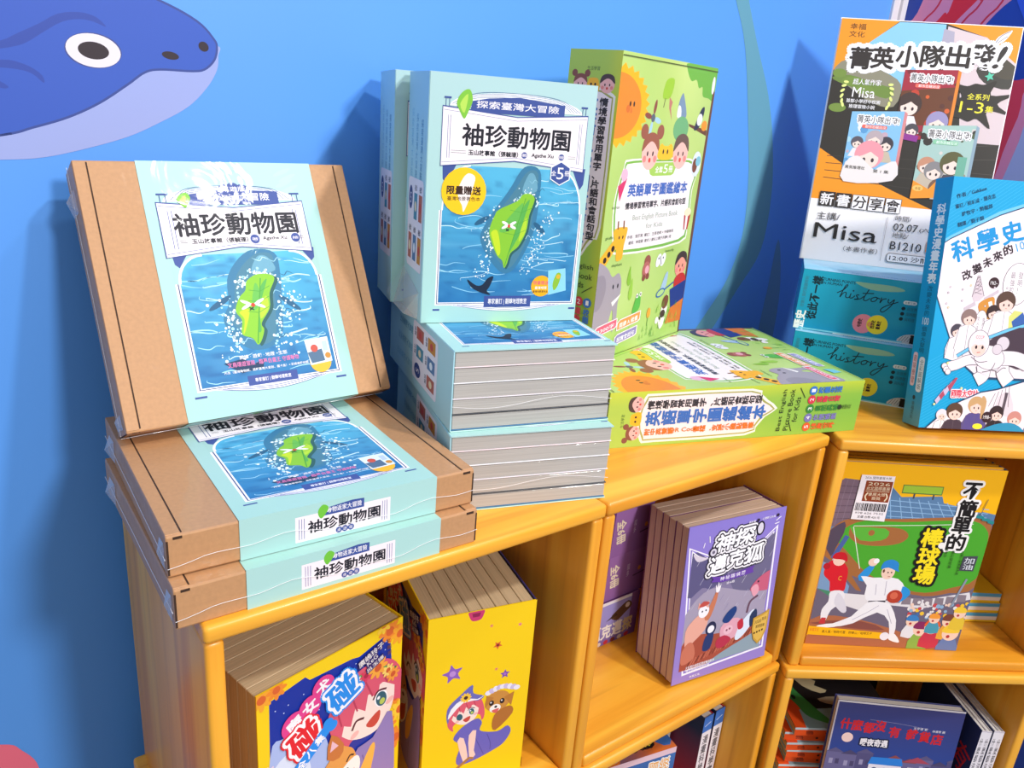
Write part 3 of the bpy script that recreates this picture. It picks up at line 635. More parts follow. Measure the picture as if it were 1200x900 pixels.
    A.poly([(.845, .52), (.925, .52), (.91, .575), (.86, .575)], '#F6EDEF'); A.poly([(.845, .52), (.865, .52), (.872, .575), (.86, .575)], '#B8322C'); A.poly([(.895, .52), (.925, .52), (.91, .575), (.895, .575)], '#B8322C'); A.ell(.885, .51, .04, '#F4E6C4', .016)
    # giraffe and elephant
    A.poly([(-.02, .675), (-.02, .64), (.13, .565), (.16, .59), (.03, .675)], '#F6B42A')
    for t in (.0, .25, .5, .75): A.ell(.015+.13*t, .655-.07*t, .016, '#33261E', .010, -.6)
    A.poly([(.10, .55), (.13, .535), (.21, .535), (.235, .545), (.215, .60), (.215, .635), (.20, .645), (.155, .645), (.14, .60)], '#F6B42A', 3)
    for x in (.14, .195): A.line([(x, .54), (x-.005, .513)], .012, '#8A5A34')
    for x in (.16, .195): A.ell(x, .568, .006, '#2A2022', .006)
    A.poly([(-.02, .66), (.08, .665), (.14, .70), (.20, .69), (.235, .72), (.24, .76), (.225, .80), (.23, .86), (.20, .90), (.19, .84), (.17, .82), (.12, .90), (-.02, .90)], '#A79EA8', 3)
    A.poly([(-.02, .70), (.06, .69), (.09, .74), (.05, .80), (-.02, .80)], '#978E9A', 3)
    for x in (.16, .205): A.ell(x, .735, .007, '#2A2022', .008)
    A.poly([(.16, .79), (.25, .765), (.22, .785), (.175, .805)], '#F3EFEA')
    A.text('elephant', .12, .655, .22, .668, '#5C7A3C'); A.text('giraffe', .03, .56, .10, .572, '#5C7A3C'); A.text('butterfly', .68, .64, .78, .652, '#5C7A3C')
    A.poly([(.295, .73), (.30, .70), (.315, .675), (.325, .70), (.335, .73), (.315, .745)], '#8CBF3C', 3); A.poly([(.325, .78), (.335, .74), (.35, .72), (.36, .745), (.365, .785), (.345, .80)], '#9CCB48', 3)
    A.ell(.49, .67, .034, '#9C5A48'); A.ell(.485, .70, .04, '#B86A60', .03); A.ell(.47, .728, .018, '#8A4A3C'); A.ell(.51, .725, .018, '#8A4A3C'); A.ell(.495, .70, .022, '#E9A8B4')
    for d in (-.025, .025): A.ell(.64+d, .675, .026, '#EFEFF2', .026, .5); A.ell(.64+d, .668, .006, '#33333C')
    A.line([(.628, .66), (.652, .692)], .006, '#33333C')
    A.poly([(.68, .795), (.72, .735), (.75, .73), (.745, .78), (.70, .81)], '#A8C4DC', 3); A.ell(.69, .803, .05, '#2F62A8', .016, -.2); A.ell(.69, .803, .04, '#B5D58A', .011, -.2); A.line([(.73, .795), (.88, .765)], .009, '#2F62A8')
    face(A, .895, .71, .07, '#EFA08A', '#4A3A34'); A.poly([(.84, .765), (.89, .745), (.96, .75), (.98, .79), (.86, .80)], '#C4372E', 3)
    A.poly([(.80, .80), (.99, .775), (.99, .85), (.84, .875)], '#2E3F86'); A.poly([(.84, .875), (.99, .85), (.99, .94), (.80, .935)], '#D87A34')
    A.poly([(.72, .89), (.75, .83), (.79, .82), (.80, .87), (.78, .93), (.74, .95), (.71, .92)], '#F1ECE6', 3); A.ell(.765, .845, .035, '#7A4C34', .028, .5); A.ell(.75, .89, .03, '#4A3A30', .016); A.ell(.69, .91, .02, '#F3EEE6', .014); A.ell(.725, .905, .012, '#2A2022')
    A.poly([(.39, .85), (.42, .79), (.455, .785), (.47, .82), (.455, .845)], '#5DB848', 3); A.ell(.425, .79, .013, '#F1F1E8'); A.ell(.46, .787, .013, '#F1F1E8'); A.ell(.425, .79, .006, '#222'+'222'); A.ell(.46, .787, .006, '#222222')
    rg = random.Random(2)
    for i in range(40):
        x = rg.uniform(.3, .95); y = rg.uniform(.85, .97); A.line([(x, y), (x+.01, y-.022), (x+.016, y)], .004, rg.choice(('#79B83A', '#A7D252', '#63A834')))
    A.ell(.58, .87, .02, '#F3A83A', .02); A.line([(.58, .88), (.575, .92)], .005, '#5A9E34')
    for (x0, y0, x1, y1, c, t) in ((.03, .868, .235, .898, '#E9627C', '2300字'), (.25, .865, .48, .898, '#F29A4C', '閱讀 A 繪畫'), (.24, .918, .46, .950, '#8E86BC', '超實會話句')):
        A.text(' ', 0, 0, 1, 1, c) if False else None
        k = -.012
        for gx, col in ((.008, '#F6EDEF'), (0, c)):
            A.poly([(x0-gx, y0+.010-gx*.5), (x0+.02, y0-gx*.5), (x1+gx, y0+k-gx*.5), (x1+gx, y1+k-.006+gx*.5), (x1-.015, y1+k+gx*.5), (x0-gx, y1+gx*.5)], col)
        A.text(t, x0+.02, y0+.004, x1-.02, y1-.010, '#FFFFFF', .03, skew=-.09)
    A.poly([(.12, .93), (.19, .92), (.18, .96), (.13, .97)], '#7CC8D8')
    for y, t in ((.0105, .0028), (.9875, .0022)): A.rect(0, y, 1, y+t, '#4E5A2A')
def spine_green(A):
    def f(x, y): return mix(mix('#B2CE56', '#84B944', y), '#D9DC3C', max(0, x-.72)*2.2)
    A.grid(0, 0, 1, 1, 8, 20, f)                      # u: back edge 0 .. cover edge 1, v: top 0
    q = A.w/A.h
    A.text('生活學習', .36, .048, .60, .060, '#4C6A2C', .01)
    A.poly([(.06, .18), (.10, .125), (.5, .104), (.90, .125), (.95, .18), (.95, .53), (.84, .57), (.72, .60), (.55, .645), (.4, .60), (.20, .57), (.06, .53)], '#F3F0E6', 2)
    A.poly([(.10, .18), (.14, .132), (.5, .112), (.86, .132), (.91, .18), (.91, .528), (.80, .565), (.70, .59), (.54, .635), (.4, .59), (.22, .565), (.10, .528)], '#A9A95E', 2)
    A.poly([(.125, .18), (.165, .137), (.5, .117), (.84, .137), (.885, .18), (.885, .525), (.78, .56), (.68, .583), (.54, .627), (.42, .583), (.24, .56), (.125, .525)], '#F6E8EA', 2)
    face(A, .25, .098, .13, '#F2B7B0', '#8A5040', True); A.poly([(.39, .118), (.40, .09), (.44, .082), (.56, .082), (.60, .09), (.62, .118)], '#F7B92C', 3)
    for d in (.46, .54): A.ell(d, .10, .02, '#2A2022', .004)
    face(A, .77, .098, .14, '#F2B7B0', '#54403A')
    A.vtext('情境學習常用單字、片語和會話句型', .745, .137, .575, .17, '#38343A', .02, heavy=.008)
    A.vtext('英語單字圖鑑繪本', .50, .135, .60, .28, '#3F6FBE', .03, heavy=.014)
    A.vtext('附中英雙語', .255, .137, .245, .13, '#E5762E', .015, heavy=.005); A.text('QR Code', .255-.28, .283-.0085, .255+.28, .283+.0085, '#E5762E', rot=pi/2, heavy=.005); A.vtext('音檔．支援小雞點讀筆', .255, .32, .56, .13, '#E5762E', .015, heavy=.005)
    for t, v in (('Best English', .665), ('Picture Book', .695), ('for Kids', .725)): A.text(t, .10 if t != 'for Kids' else .26, v-.010, .90 if t != 'for Kids' else .74, v+.010, '#2F3A24', .03)
    A.line([(.08, .72), (.30, .70)], .014, '#2F3A24'); A.line([(.72, .752), (.92, .725)], .014, '#2F3A24')
    for k, (c, t) in enumerate((('#E5622E', '健康世界'), ('#7E78B4', '休閒娛樂'), ('#3C8A3C', '自然奧祕'), ('#D8404E', '運動日常'), ('#3C78C8', '校園生活'))):
        u = .145+.178*k; A.ell(u, .782, .085, c); A.text(str(5-k), u-.03, .774, u+.03, .790, '#FFFFFF', .03); A.vtext(t, u, .802, .905, .13, c, .02, heavy=.008)
    A.vtext('幸福文化', .5, .92, .96, .10, '#4C6A2C', .01); A.ell(.5, .91, .05, '#2F3A24')
def green_box():
    r = thing('picture_book_box', 'x', 'book box', (0, 0, 0), None, 'green boxed picture-book sets')
    bm = bmesh.new(); bx(bm, .0012, .0012, .0006, GW, GT, GH-.0006, .0008, 1); mesh('box_body', bm, flat('green_card', '#A4CC52', .45), r)
    A = Art(GW, GH); cover_green(A); A.build('front_cover', (0, 0, GH), X3, -Z3, INK, r, .0012, 0)
    A = Art(GT, GH); spine_green(A); A.build('spine', (0, GT, GH), -Y3, -Z3, INK, r, .0012, 0)
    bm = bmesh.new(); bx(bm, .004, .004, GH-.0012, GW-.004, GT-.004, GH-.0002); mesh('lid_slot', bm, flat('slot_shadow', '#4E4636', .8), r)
    return r
g1 = green_box(); g1.location = Vector((.0975, 1.0088, .0752))*K; g1.rotation_euler = (0.002, 0, .931)
g1['label'] = 'green picture-book box standing upright against the blue wall behind the mint sets'
pre = Matrix(((0, 0, -1), (1, 0, 0), (0, -1, 0)))     # lying: title side up, spine to the front
R2 = Matrix.Rotation(.3612, 3, 'Z') @ pre
dup(g1, Vector((.1208, .915, 0)) + Vector((cos(.3612), sin(.3612), 0))*GH + Vector((0, 0, GT+.0002)), R2, 'green picture-book box lying flat on the shelves with its printed spine to the front')
# ================================================================== two turquoise history sets, the second on the first
HW, HD, HH = .2, .14, .095
def history_set():
    r = thing('history_book_set', 'x', 'book set', (0, 0, 0), None, 'turquoise boxed history sets')
    bm = bmesh.new(); bx(bm, .0006, .0012, 0, HW-.0006, HD, HH-.0004, .0015, 2); mesh('box_body', bm, film_coat(flat('turquoise_card', '#27A8C8', .4), .5), r)
    A = Art(HW, HD); A.grid(0, 0, 1, 1, 10, 8, lambda x, y: mix('#BFE3F2', '#86CBE2', vnoise(x*6, y*5)))
    A.text('TURNING POINTS IN HUMAN HISTORY', .35, .86, .8, .93, '#4E9CC0'); A.build('top_panel', (0, HD, HH), X3, -Y3, INKW, r, 0, .0003)
    A = Art(HW, HH)
    A.grid(0, 0, 1, 1, 14, 10, lambda x, y: mix(mix('#1DA3C6', '#1494BE', y), '#3FB6CF', max(0, vnoise(x*4, y*3)-.6)*1.3))
    A.poly([(.38, .11), (.5, .10), (.66, .10), (.74, .15), (.66, .19), (.5, .2)], '#8FBFA8', 3)
    A.text('TURNING POINTS', .15, .105, .385, .15, '#15333E', heavy=.003); A.text('IN HUMAN', .15, .165, .295, .205, '#15333E', heavy=.003)
    # handwritten word
    pen = [[(.27, .32), (.31, .26), (.335, .18), (.32, .19), (.295, .38), (.315, .31), (.335, .30), (.335, .36), (.35, .38), (.37, .35)], [(.37, .30), (.365, .37), (.385, .37), (.40, .33)], [(.43, .31), (.41, .32), (.425, .37), (.40, .39), (.44, .37), (.465, .32)], [(.49, .20), (.465, .36), (.485, .385), (.51, .34)], [(.45, .275), (.53, .255)],
           [(.545, .31), (.52, .34), (.525, .385), (.55, .37), (.56, .32), (.545, .31), (.58, .33)], [(.59, .30), (.585, .39), (.60, .33), (.625, .31)], [(.64, .31), (.64, .36), (.655, .37), (.68, .31), (.665, .42), (.62, .53), (.60, .50), (.63, .43), (.71, .34)]]
    for p in pen: A.curve(p, .0075, '#12303C')
    A.ell(.383, .255, .006, '#12303C')
    A.text('從此不一樣', .115-.171, .45-.079, .115+.171, .45+.079, '#12303C', .02, rot=-pi/2, heavy=.004)
    A.text('歷史', .038-.075, .84-.079, .038+.075, .84+.079, '#F2F6F6', .03, rot=-pi/2, heavy=.006)
    A.text('改變人類的關鍵時刻', .035-.12, .37-.03, .035+.12, .37+.03, '#3F7F92', rot=-pi/2)
    A.ell(.5, .765, .075, '#EE8FA6'); A.ell(.6, .75, .075, '#F7E23A'); A.ell(.55, .76, .02, '#F0A85A')
    for u, t in ((.475, '中國史'), (.57, '西洋史'), (.61, '臺灣史')): A.text(t, u-.032, .755-.032, u+.032, .755+.032, '#3A2A2A', .03, rot=-pi/2, heavy=.003)
    A.rrect(.745, .30, .84, .36, .015, '#F2F6F6'); A.text('全套三冊', .755, .312, .83, .348, '#3A7F92')
    for k in range(3): A.ell(.755, .43+.085*k, .014, '#15333E'); A.text(('與世界', '與時間', '與科技')[k], .78, .40+.085*k, .85, .46+.085*k, '#2A6478')
    A.poly([(.76, .96), (.80, .86), (.88, .83), (.90, .95), (.84, .99)], '#D9D2CE', 3); A.rect(.85, .84, .90, .98, '#2A2220')
    for k in range(4): A.line([(.775+.02*k, .96), (.80+.018*k, .87)], .004, '#8A827E')
    A.rect(.04, .965, .80, .99, '#7ED2E0'); A.rect(.3, .985, .9, 1, '#E4EEF0')
    A.build('front_panel', (0, 0, HH), X3, -Z3, INKW, r, .0012, 0)
    return r
h1 = history_set(); h1.location = Vector((.437, 1.222, 0))*K; h1.rotation_euler = (0, 0, -.33); h1['label'] = 'turquoise history book set lying on the right shelf, lower of the pair'
dup(h1, (.437, 1.237, HH+.0006), Euler((0, 0, -.296)), 'turquoise history book set on top of its twin, under the orange event poster')
# ================================================================== event poster on a card easel
PW, PH = .2632, .3817
po = thing('event_poster', 'orange and white event poster with three book pictures standing on the turquoise sets', 'poster', (.462, 1.3358, .1912), rmat(-.2207, -.2039))
A = Art(PW, PH, '#F7F3F6')
A.rect(0, 0, 1, .742, '#F8981C')
dk = [(.0, .21), (.06, .165), (.33, .0), (.59, .0), (.82, .045), (1, .14), (1, .752), (.70, .742), (.46, .68), (.18, .60), (0, .53)]
A.poly(dk, '#2C2823')
A.poly([(.33, .003), (.588, .003), (.60, .08), (.55, .20), (.43, .30), (.30, .22), (.16, .17), (.12, .125)], '#8CC9EE'); A.poly([(.0, .22), (.08, .16), (.28, .20), (.40, .25), (.38, .34), (.25, .33), (.10, .27)], '#8E8A74', 3)
A.poly([(.0, .24), (.10, .225), (.24, .25), (.36, .27), (.33, .31), (.20, .285), (.08, .265)], '#6F8A3C', 3); A.poly([(.60, .01), (.82, .045), (1, .14), (1, .46), (.78, .46), (.72, .22), (.60, .10)], '#DCC9CC')
A.poly([(.58, .02), (.64, .03), (.65, .09), (.58, .11)], '#AFA9BC'); A.poly([(.80, .16), (.98, .17), (.99, .24), (.85, .22)], '#3C3A34', 3); A.poly([(.84, .09), (1, .15), (1, .2), (.9, .19), (.86, .13)], '#4A4438', 3)
for k in range(4): A.line([(.05, .56+.03*k), (.6, .545+.04*k)], .004, '#3A352F'); A.line([(.6, .50+.04*k), (1, .46+.06*k)], .003, '#4C463F')
for x, y, r_ in ((.04, .22, .04), (.12, .25, .06), (.2, .28, .05), (.06, .36, .05)): A.ell(x, y, r_, '#76903E', .018)
A.text('幸福', .055, .018, .145, .042, '#5A3A14', .01); A.text('文化', .055, .048, .145, .072, '#5A3A14', .01)
for k, ch in enumerate('菁英小隊出發!'):
    x = (.083, .207, .345, .482, .622, .752, .878)[k]; y = (.112, .106, .096, .088, .082, .072, .076)[k]
    A.text(ch, x, y, x+(.128 if k < 6 else .062), y+(.086 if k != 2 else .084), None, .02, out='#FBF8FA', ow=.028, shear=.25 if k == 6 else 0)
for k, ch in enumerate('菁英小隊出發!'):
    x = (.083, .207, .345, .482, .622, .752, .878)[k]; y = (.112, .106, .096, .088, .082, .072, .076)[k]
    A.text(ch, x, y, x+(.128 if k < 6 else .062), y+(.086 if k != 2 else .084), '#2C2524', .02, heavy=.003, shear=.25 if k == 6 else 0)
A.poly([(.865, .068), (.88, .04), (.945, .012), (.935, .035), (.915, .055), (.89, .068)], '#FBF8FA', 3); A.curve([(.87, .064), (.895, .036), (.94, .016)], .005, '#8C8690'); A.curve([(.88, .064), (.91, .046), (.93, .036)], .004, '#8C8690')
A.poly([(.875+.028*(1 if k % 2 else .45)*cos(k*pi/5), .195+.02*(1 if k % 2 else .45)*sin(k*pi/5)) for k in range(10)], '#5CC9A8')
A.text('超人氣作家', .125, .238, .288, .262, '#FBF8FA', .02); A.text('Misa', .132, .272, .262, .313, '#FBF8FA', .04); A.text('首部小學國中校園', .105, .320, .30, .336, '#FBF8FA', .02); A.text('推理冒險小說', .125, .342, .275, .358, '#FBF8FA', .02)
for sx, cx in ((-1, .085), (1, .345)):
    for k in range(6):
        a = -1.0+k*.4; A.ell(cx+sx*(-.018+.03*cos(a)), .30+.055*sin(a), .015, '#E6F08C', .0055, sx*(a+.9))
A.poly([(.83+(.115 if k % 2 == 0 else .175)*(1+.25*sin(k*2.3))*cos(k*pi/9), .30+(.062 if k % 2 == 0 else .10)*(1+.25*sin(k*2.3))*sin(k*pi/9)) for k in range(18)], '#2C2823', 4)
A.text('全系列', .775, .265, .895, .290, '#F7EC3C', .03); A.text('1-3', .745, .298, .875, .342, '#F7EC3C', .06); A.text('集', .885, .310, .93, .336, '#F7EC3C', .03)
def mini(x0, y0, x1, y1, bg, sp, sub, seed, hairs, dy=0.0, dark=None):
    w_ = x1-x0; h_ = y1-y0
    A.poly([(x0, y0), (x1, y0+dy), (x1+.018, y0+dy+.008), (x1+.018, y1+dy+.0), (x1, y1+dy), (x0, y1)], sp)
    A.poly([(x0, y0), (x1, y0+dy), (x1, y1+dy), (x0, y1)], bg); rg = random.Random(seed); old = A.clip; A.clip = (x0, y0, x1, y1)
    if dark: A.poly([(x0, y0+h_*.3), (x1, y0+h_*.2), (x1, y0+h_*.75), (x0, y0+h_*.8)], dark)
    for k in range(26): A.ell(rg.uniform(x0, x1), rg.uniform(y0, y1), rg.uniform(.008, .03), rg.choice(sub), None, 0, 8)
    for (fx, fy, r_, hc) in hairs:
        u, v = x0+w_*fx, y0+h_*fy; q = A.w/A.h
        A.poly([(u-r_*1.3, v+r_*2.6*q), (u-r_*.6, v+r_*1.0*q), (u+r_*.6, v+r_*1.0*q), (u+r_*1.3, v+r_*2.6*q)], rg.choice(('#EDE6EA', '#4A4650', '#C9B9A4', '#7C8BB0')))
        A.ell(u, v-.1*r_*q, r_*1.12, hc); A.ell(u, v+.25*r_*q, r_*.78, '#F3DCD0', r_*.72*q)
        A.poly([(u-r_*1.0, v+.2*r_*q), (u-r_*.7, v-.7*r_*q), (u+r_*.7, v-.7*r_*q), (u+r_*1.0, v+.2*r_*q), (u+r_*.45, v-.12*r_*q), (u+.1*r_, v-.35*r_*q), (u-r_*.4, v-.05*r_*q)], hc)
        for d_ in (-.33, .33): A.ell(u+d_*r_, v+.32*r_*q, r_*.12, '#3A2C34', r_*.17*q)
    A.clip = old
    A.text('菁英小隊出發!', x0+w_*.13, y0+h_*.045, x1-w_*.07, y0+h_*.16, '#2C2524', .02, out='#FBF8FA', ow=.006, rot=.0)
    A.rrect(x0+w_*.24, y0+h_*.185, x0+w_*.72, y0+h_*.24, .008, ('#E96A5C' if seed != 6 else '#8CCBA4')); A.text('都市恐龍出沒', x0+w_*.30, y0+h_*.192, x0+w_*.70, y0+h_*.233, '#FBF8FA')
mini(.408, .190, .702, .47, '#A3263C', '#E5862C', ('#C2402E', '#7C2030', '#D8602C', '#5A3028'), 5, ((.2, .5, .062, '#43302C'), (.33, .86, .035, '#4C4A52'), (.78, .72, .055, '#9C93BE'), (.1, .8, .03, '#8E8A92')), -.012, '#6A3A22')
A.poly([(.43, .44), (.55, .45), (.545, .475), (.43, .465)], '#8E3290')
mini(.150, .372, .449, .638, '#86BFE6', '#D98A8C', ('#A8D6F0', '#D8ECF6', '#5C9CD0', '#EEF3F6', '#C6A8B8'), 3, ((.2, .47, .032, '#5A5560'), (.75, .47, .04, '#3E3A44'), (.52, .40, .045, '#B9A8AE'), (.47, .66, .075, '#EE9AA6')), -.016)
A.poly([(.165, .58), (.23, .55), (.33, .60), (.36, .59), (.45, .56), (.45, .64), (.17, .66)], '#EFE6E4', 3)
mini(.566, .406, .858, .70, '#A8C8C0', '#8FA8B8', ('#4C5A3C', '#6F8048', '#E6E6E0', '#9C8A78', '#D8D0C8', '#33302C'), 6, ((.2, .55, .045, '#C98E72'), (.36, .62, .05, '#8A8688'), (.68, .50, .062, '#5C5A34'), (.5, .85, .05, '#7A5A4A')), -.015)
A.rect(.79, .52, .84, .62, '#6FB098'); A.poly([(.566, .63), (.66, .66), (.70, .62), (.86, .60), (.86, .68), (.566, .705)], '#F59A2C', 0)
A.ell(.60, .66, .03, '#F6C46A', .012); A.text('幸福', .585, .655, .615, .667, '#8A5A14'); A.text('菁英推理社', .165, .592, .28, .606, '#33302C'); A.text('第 1 集', .33, .60, .42, .614, '#33302C')
for k, ch in enumerate('新書分享會'):
    x = .052+.0965*k; y = .712+.001*k
    A.rect(x-.004, y-.003, x+.088, y+.058, '#2C2524'); 
    if k > 1: A.rect(x-.001, y-.001, x+.085, y+.056, '#F7F3F6')
    A.text(ch, x+.004, y+.003, x+.080, y+.052, '#F7F3F6' if k < 2 else '#2C2524', .005, heavy=.001)
A.text('主講/', .052, .795, .188, .828, '#4A4444', .0); A.text('Misa', .050, .842, .425, .905, '#1E1A1A', .05)
A.text('（本書作者）', .24, .928, .44, .950, '#5C5656')
A.line([(.465, .79), (.465, .975)], .003, '#B9B2B4')
A.text('時間/', .508, .780, .60, .803, '#5C5656'); A.text('02.07', .506, .812, .645, .843, '#1E1A1A', .04); A.text('(六) 13:00-14:00', .655, .822, .96, .842, '#1E1A1A', .02)
A.text('地點/', .508, .850, .60, .873, '#5C5656'); A.text('B1210', .506, .888, .685, .922, '#1E1A1A', .04); A.rrect(.71, .865, .96, .925, .02, '#F8981C'); A.text('兒童館', .74, .875, .93, .913, '#F7F3F6', .02)
A.rrect(.497, .938, .97, .975, .015, '#4A4444'); A.rrect(.500, .940, .967, .973, .014, '#F7F3F6'); A.text('12:00 沙龍自由入座', .515, .945, .95, .968, '#2C2524', .012)
A.build('printed_sheet', (0, 0, PH), X3, -Z3, INK, po, .002, 0)
bm = bmesh.new(); bx(bm, -.002, .002, -.0005, PW+.002, .005, PH+.002, .0006, 1); mesh('backing_board', bm, flat('white_board', '#F3F0F3', .5), po)
bm = bmesh.new(); vs = [bm.verts.new(p) for p in ((PW*.4, .0055, .26), (PW*.6, .0055, .26), (PW*.4, .024, .008), (PW*.6, .024, .008), (PW*.4, .0075, .26), (PW*.6, .0075, .26), (PW*.4, .026, .008), (PW*.6, .026, .008))]
for f in ((0, 1, 3, 2), (4, 6, 7, 5), (0, 2, 6, 4), (1, 5, 7, 3), (0, 4, 5, 1), (2, 3, 7, 6)): bm.faces.new([vs[i] for i in f])
mesh('easel_leg', bm, flat('white_board_leg', '#E8E4E8', .5), po)
# ================================================================== large blue science comic
CW, CT, CH = .25, .04, .348
sb = thing('science_comic_book', 'large blue comic book with white-suited astronaut art standing at the right edge', 'book', (.581, 1.0651, .0078), rmat(.1105, -.183))
bm = bmesh.new(); bx(bm, .002, .0016, .003, CW-.003, CT-.0016, CH-.003, .0006, 1); mesh('page_block', bm, PAGES, sb)
bm = bmesh.new(); bx(bm, .001, CT-.0016, 0, CW, CT, CH, .0003, 1); mesh('back_cover', bm, flat('cyan_card', '#1496C8', .35), sb)
CY = '#12A0D4'; LT = '#EFE3EA'; LN = '#6A5C64'
A = Art(CT, CH); A.grid(0, 0, 1, 1, 4, 10, lambda x, y: mix(mix('#1398CC', '#129ED2', y), '#7CA8A0', max(0, y-.86)*5))
A.vtext('科學史漫畫年表', .56, .10, .42, .52, '#F2F4F6', .02, heavy=.02); A.vtext('改變未來的', .55, .425, .55, .3, '#16516E'); A.text('100', .38, .555, .74, .585, '#F2F4F6', .03); A.vtext('個偉大發明', .55, .59, .70, .3, '#16516E')
A.rrect(.52, .715, .84, .86, .12, '#F2F2F4'); A.vtext('全彩圖解版', .68, .725, .85, .22, '#5C7A8C'); A.rrect(.14, .70, .40, .84, .1, '#F0C9CC'); A.vtext('趣味學習', .27, .71, .83, .18, '#A8525C')
A.ell(.5, .885, .08, '#33484C'); A.vtext('幸福文化', .5, .90, .975, .2, '#4C6A6C'); A.build('spine', (0, CT, CH), -Y3, -Z3, INKW, sb, .0014, 0)
A = Art(CW, CH, CY)
for k in range(60): x = -.6+.03*k; A.line([(x, 1.0), (x+.72, .48 if False else 1-.72*A.w/A.h*.62)], .0016, '#3FB6E2')
for k in range(34): x = -.3+.03*k; A.line([(x, .24), (x+.5, -.02)], .0016, '#3FB6E2')
A.poly([(-.01, .245), (.03, .225), (.29, .122), (.45, .08), (.7, .05), (1.01, .03), (1.01, .08), (.45, .095), (.3, .135), (.03, .238), (-.01, .26)], '#6FC0E8')
A.poly([(-.01, .257), (.03, .236), (.30, .133), (.45, .092), (.7, .06), (1.01, .042), (1.01, .80), (.60, .79), (.31, .79), (.16, .71), (-.01, .46)], '#2C4C6C'); A.poly([(-.01, .262), (.03, .241), (.30, .138), (.45, .097), (.7, .065), (1.01, .047), (1.01, .79), (.60, .78), (.31, .78), (.163, .705), (-.01, .45)], LT)
for k, t in enumerate(('作者／Gakken', '審訂／結城成・鍾克忠', '雜牧宇・勢龍郎', '翻譯／劉子韻')):
    A.text(t, .025+.045*(k == 2)+.03*(k == 3), .052+.033*k+.012*(k == 3)-.005, .20+.06*(k == 1)+.05*(k == 2)+.01*(k == 3), .070+.033*k+.012*(k == 3)-.005, '#0E3A5C', .012, rot=-.32)
for k, ch in enumerate('科學史漫畫'):
    u = .108+.138*k; v = .278-.048*k+.004*k*k; A.text(ch, u-.062, v-.042, u+.062, v+.042, '#1890D0', .03, rot=-.34, heavy=.006)
for k, ch in enumerate('改變未來的'):
    u = .155+.055*k; v = .375-.027*k; A.text(ch, u-.027, v-.019, u+.027, v+.019, '#33262C', .015, rot=-.42, heavy=.002)
A.text('100', .418, .228, .50, .262, '#1FA0DC', .03, rot=-.42); A.text('個偉大發明', .51, .165, .75, .20, '#33262C', .015, rot=-.3)
A.poly([(.205, .46), (.222, .375), (.232, .375), (.275, .455), (.25, .475), (.22, .48)], '#D8C8D0')
for k in range(5): A.line([(.213+.002*k, .44-.014*k), (.26-.006*k, .448-.016*k)], .0025, LN); A.line([(.213+.002*k, .448-.014*k), (.255-.006*k, .43-.014*k)], .002, LN)
A.line([(.205, .46), (.222, .375)], .003, LN); A.line([(.275, .455), (.232, .375)], .003, LN)
A.poly([(.165, .505), (.225, .478), (.235, .492), (.17, .52)], '#CDBEC8'); A.poly([(.275, .462), (.355, .425), (.36, .437), (.285, .475)], '#CDBEC8')
A.poly([(.25, .485), (.33, .455), (.345, .49), (.34, .53), (.31, .555), (.27, .53)], '#D28E3C', 3); A.poly([(.305, .478), (.325, .472), (.335, .49), (.315, .498)], '#F3EEF0')
A.ell(.322, .40, .031, '#3A2428'); A.text('1962~', .301, .393, .343, .408, '#F3EEF0', .03)
A.ell(.46, .40, .085, '#5A4A54', .085); A.ell(.46, .40, .082, '#F6EEF2', .083); A.vtext('最強的', .43, .35, .44, .03, '#7A6A74'); A.vtext('發明！', .475, .35, .44, .03, '#7A6A74')
A.ell(.278, .585, .043, '#5A4A54', .075); A.ell(.278, .585, .041, '#F6EEF2', .073); A.vtext('從人造衛星', .262, .535, .63, .015, '#7A6A74'); A.vtext('開始的！', .293, .54, .61, .015, '#7A6A74')
rg = random.Random(7)
for k in range(26):
    x, y = rg.uniform(.01, .42), rg.uniform(.40, .62)
    if x < .02+(y-.44)*.6: continue
    A.ell(x, y, .0055, rg.choice(('#D9B43C', '#B8A8B0', '#8C7C84'))); A.ell(x, y, .003, LT)
def person(u, v, r, hair, coat='#EFE6EB', tall=3.2, skin='#F3CDC2', ink_=LN):
    q = A.w/A.h
    A.poly([(u-r*1.6, v+tall*r*q), (u-r*1.2, v+1.3*r*q), (u-r*.4, v+.9*r*q), (u+r*.4, v+.9*r*q), (u+r*1.2, v+1.3*r*q), (u+r*1.6, v+tall*r*q)], coat, 2)
    A.line([(u-r*1.6, v+tall*r*q), (u-r*1.2, v+1.3*r*q), (u-r*.4, v+.9*r*q)], .0028, ink_); A.line([(u+r*.4, v+.9*r*q), (u+r*1.2, v+1.3*r*q), (u+r*1.6, v+tall*r*q)], .0028, ink_); A.line([(u, v+1.0*r*q), (u, v+tall*r*q)], .002, ink_)
    A.ell(u, v-.12*r*q, r*1.1, hair); A.ell(u+.06*r, v+.25*r*q, r*.8, skin, r*.74*q)
    A.poly([(u-r*1.02, v+.25*r*q), (u-r*.75, v-.7*r*q), (u+r*.8, v-.7*r*q), (u+r*1.0, v+.2*r*q), (u+r*.5, v-.1*r*q), (u+.1*r, v-.3*r*q), (u-r*.5, v+.0*r*q)], hair)
    for d_ in (-.22, .36): A.ell(u+d_*r, v+.28*r*q, r*.09, '#33262C', r*.15*q)
    A.line([(u, v+.65*r*q), (u+.2*r, v+.65*r*q)], .0025, '#C0584C')
person(.145, .60, .034, '#4A4450', tall=4.5); person(.205, .545, .042, '#8E7470', tall=4.2); person(.345, .52, .038, '#3A2A2C', tall=3.6); person(.41, .475, .052, '#5A4238', tall=3.8)
A.poly([(.44, .53), (.47, .505), (.52, .51), (.52, .62), (.45, .61)], '#D8D87A'); A.poly([(.46, .55), (.52, .51), (.56, .56), (.50, .62)], '#3C62A8')
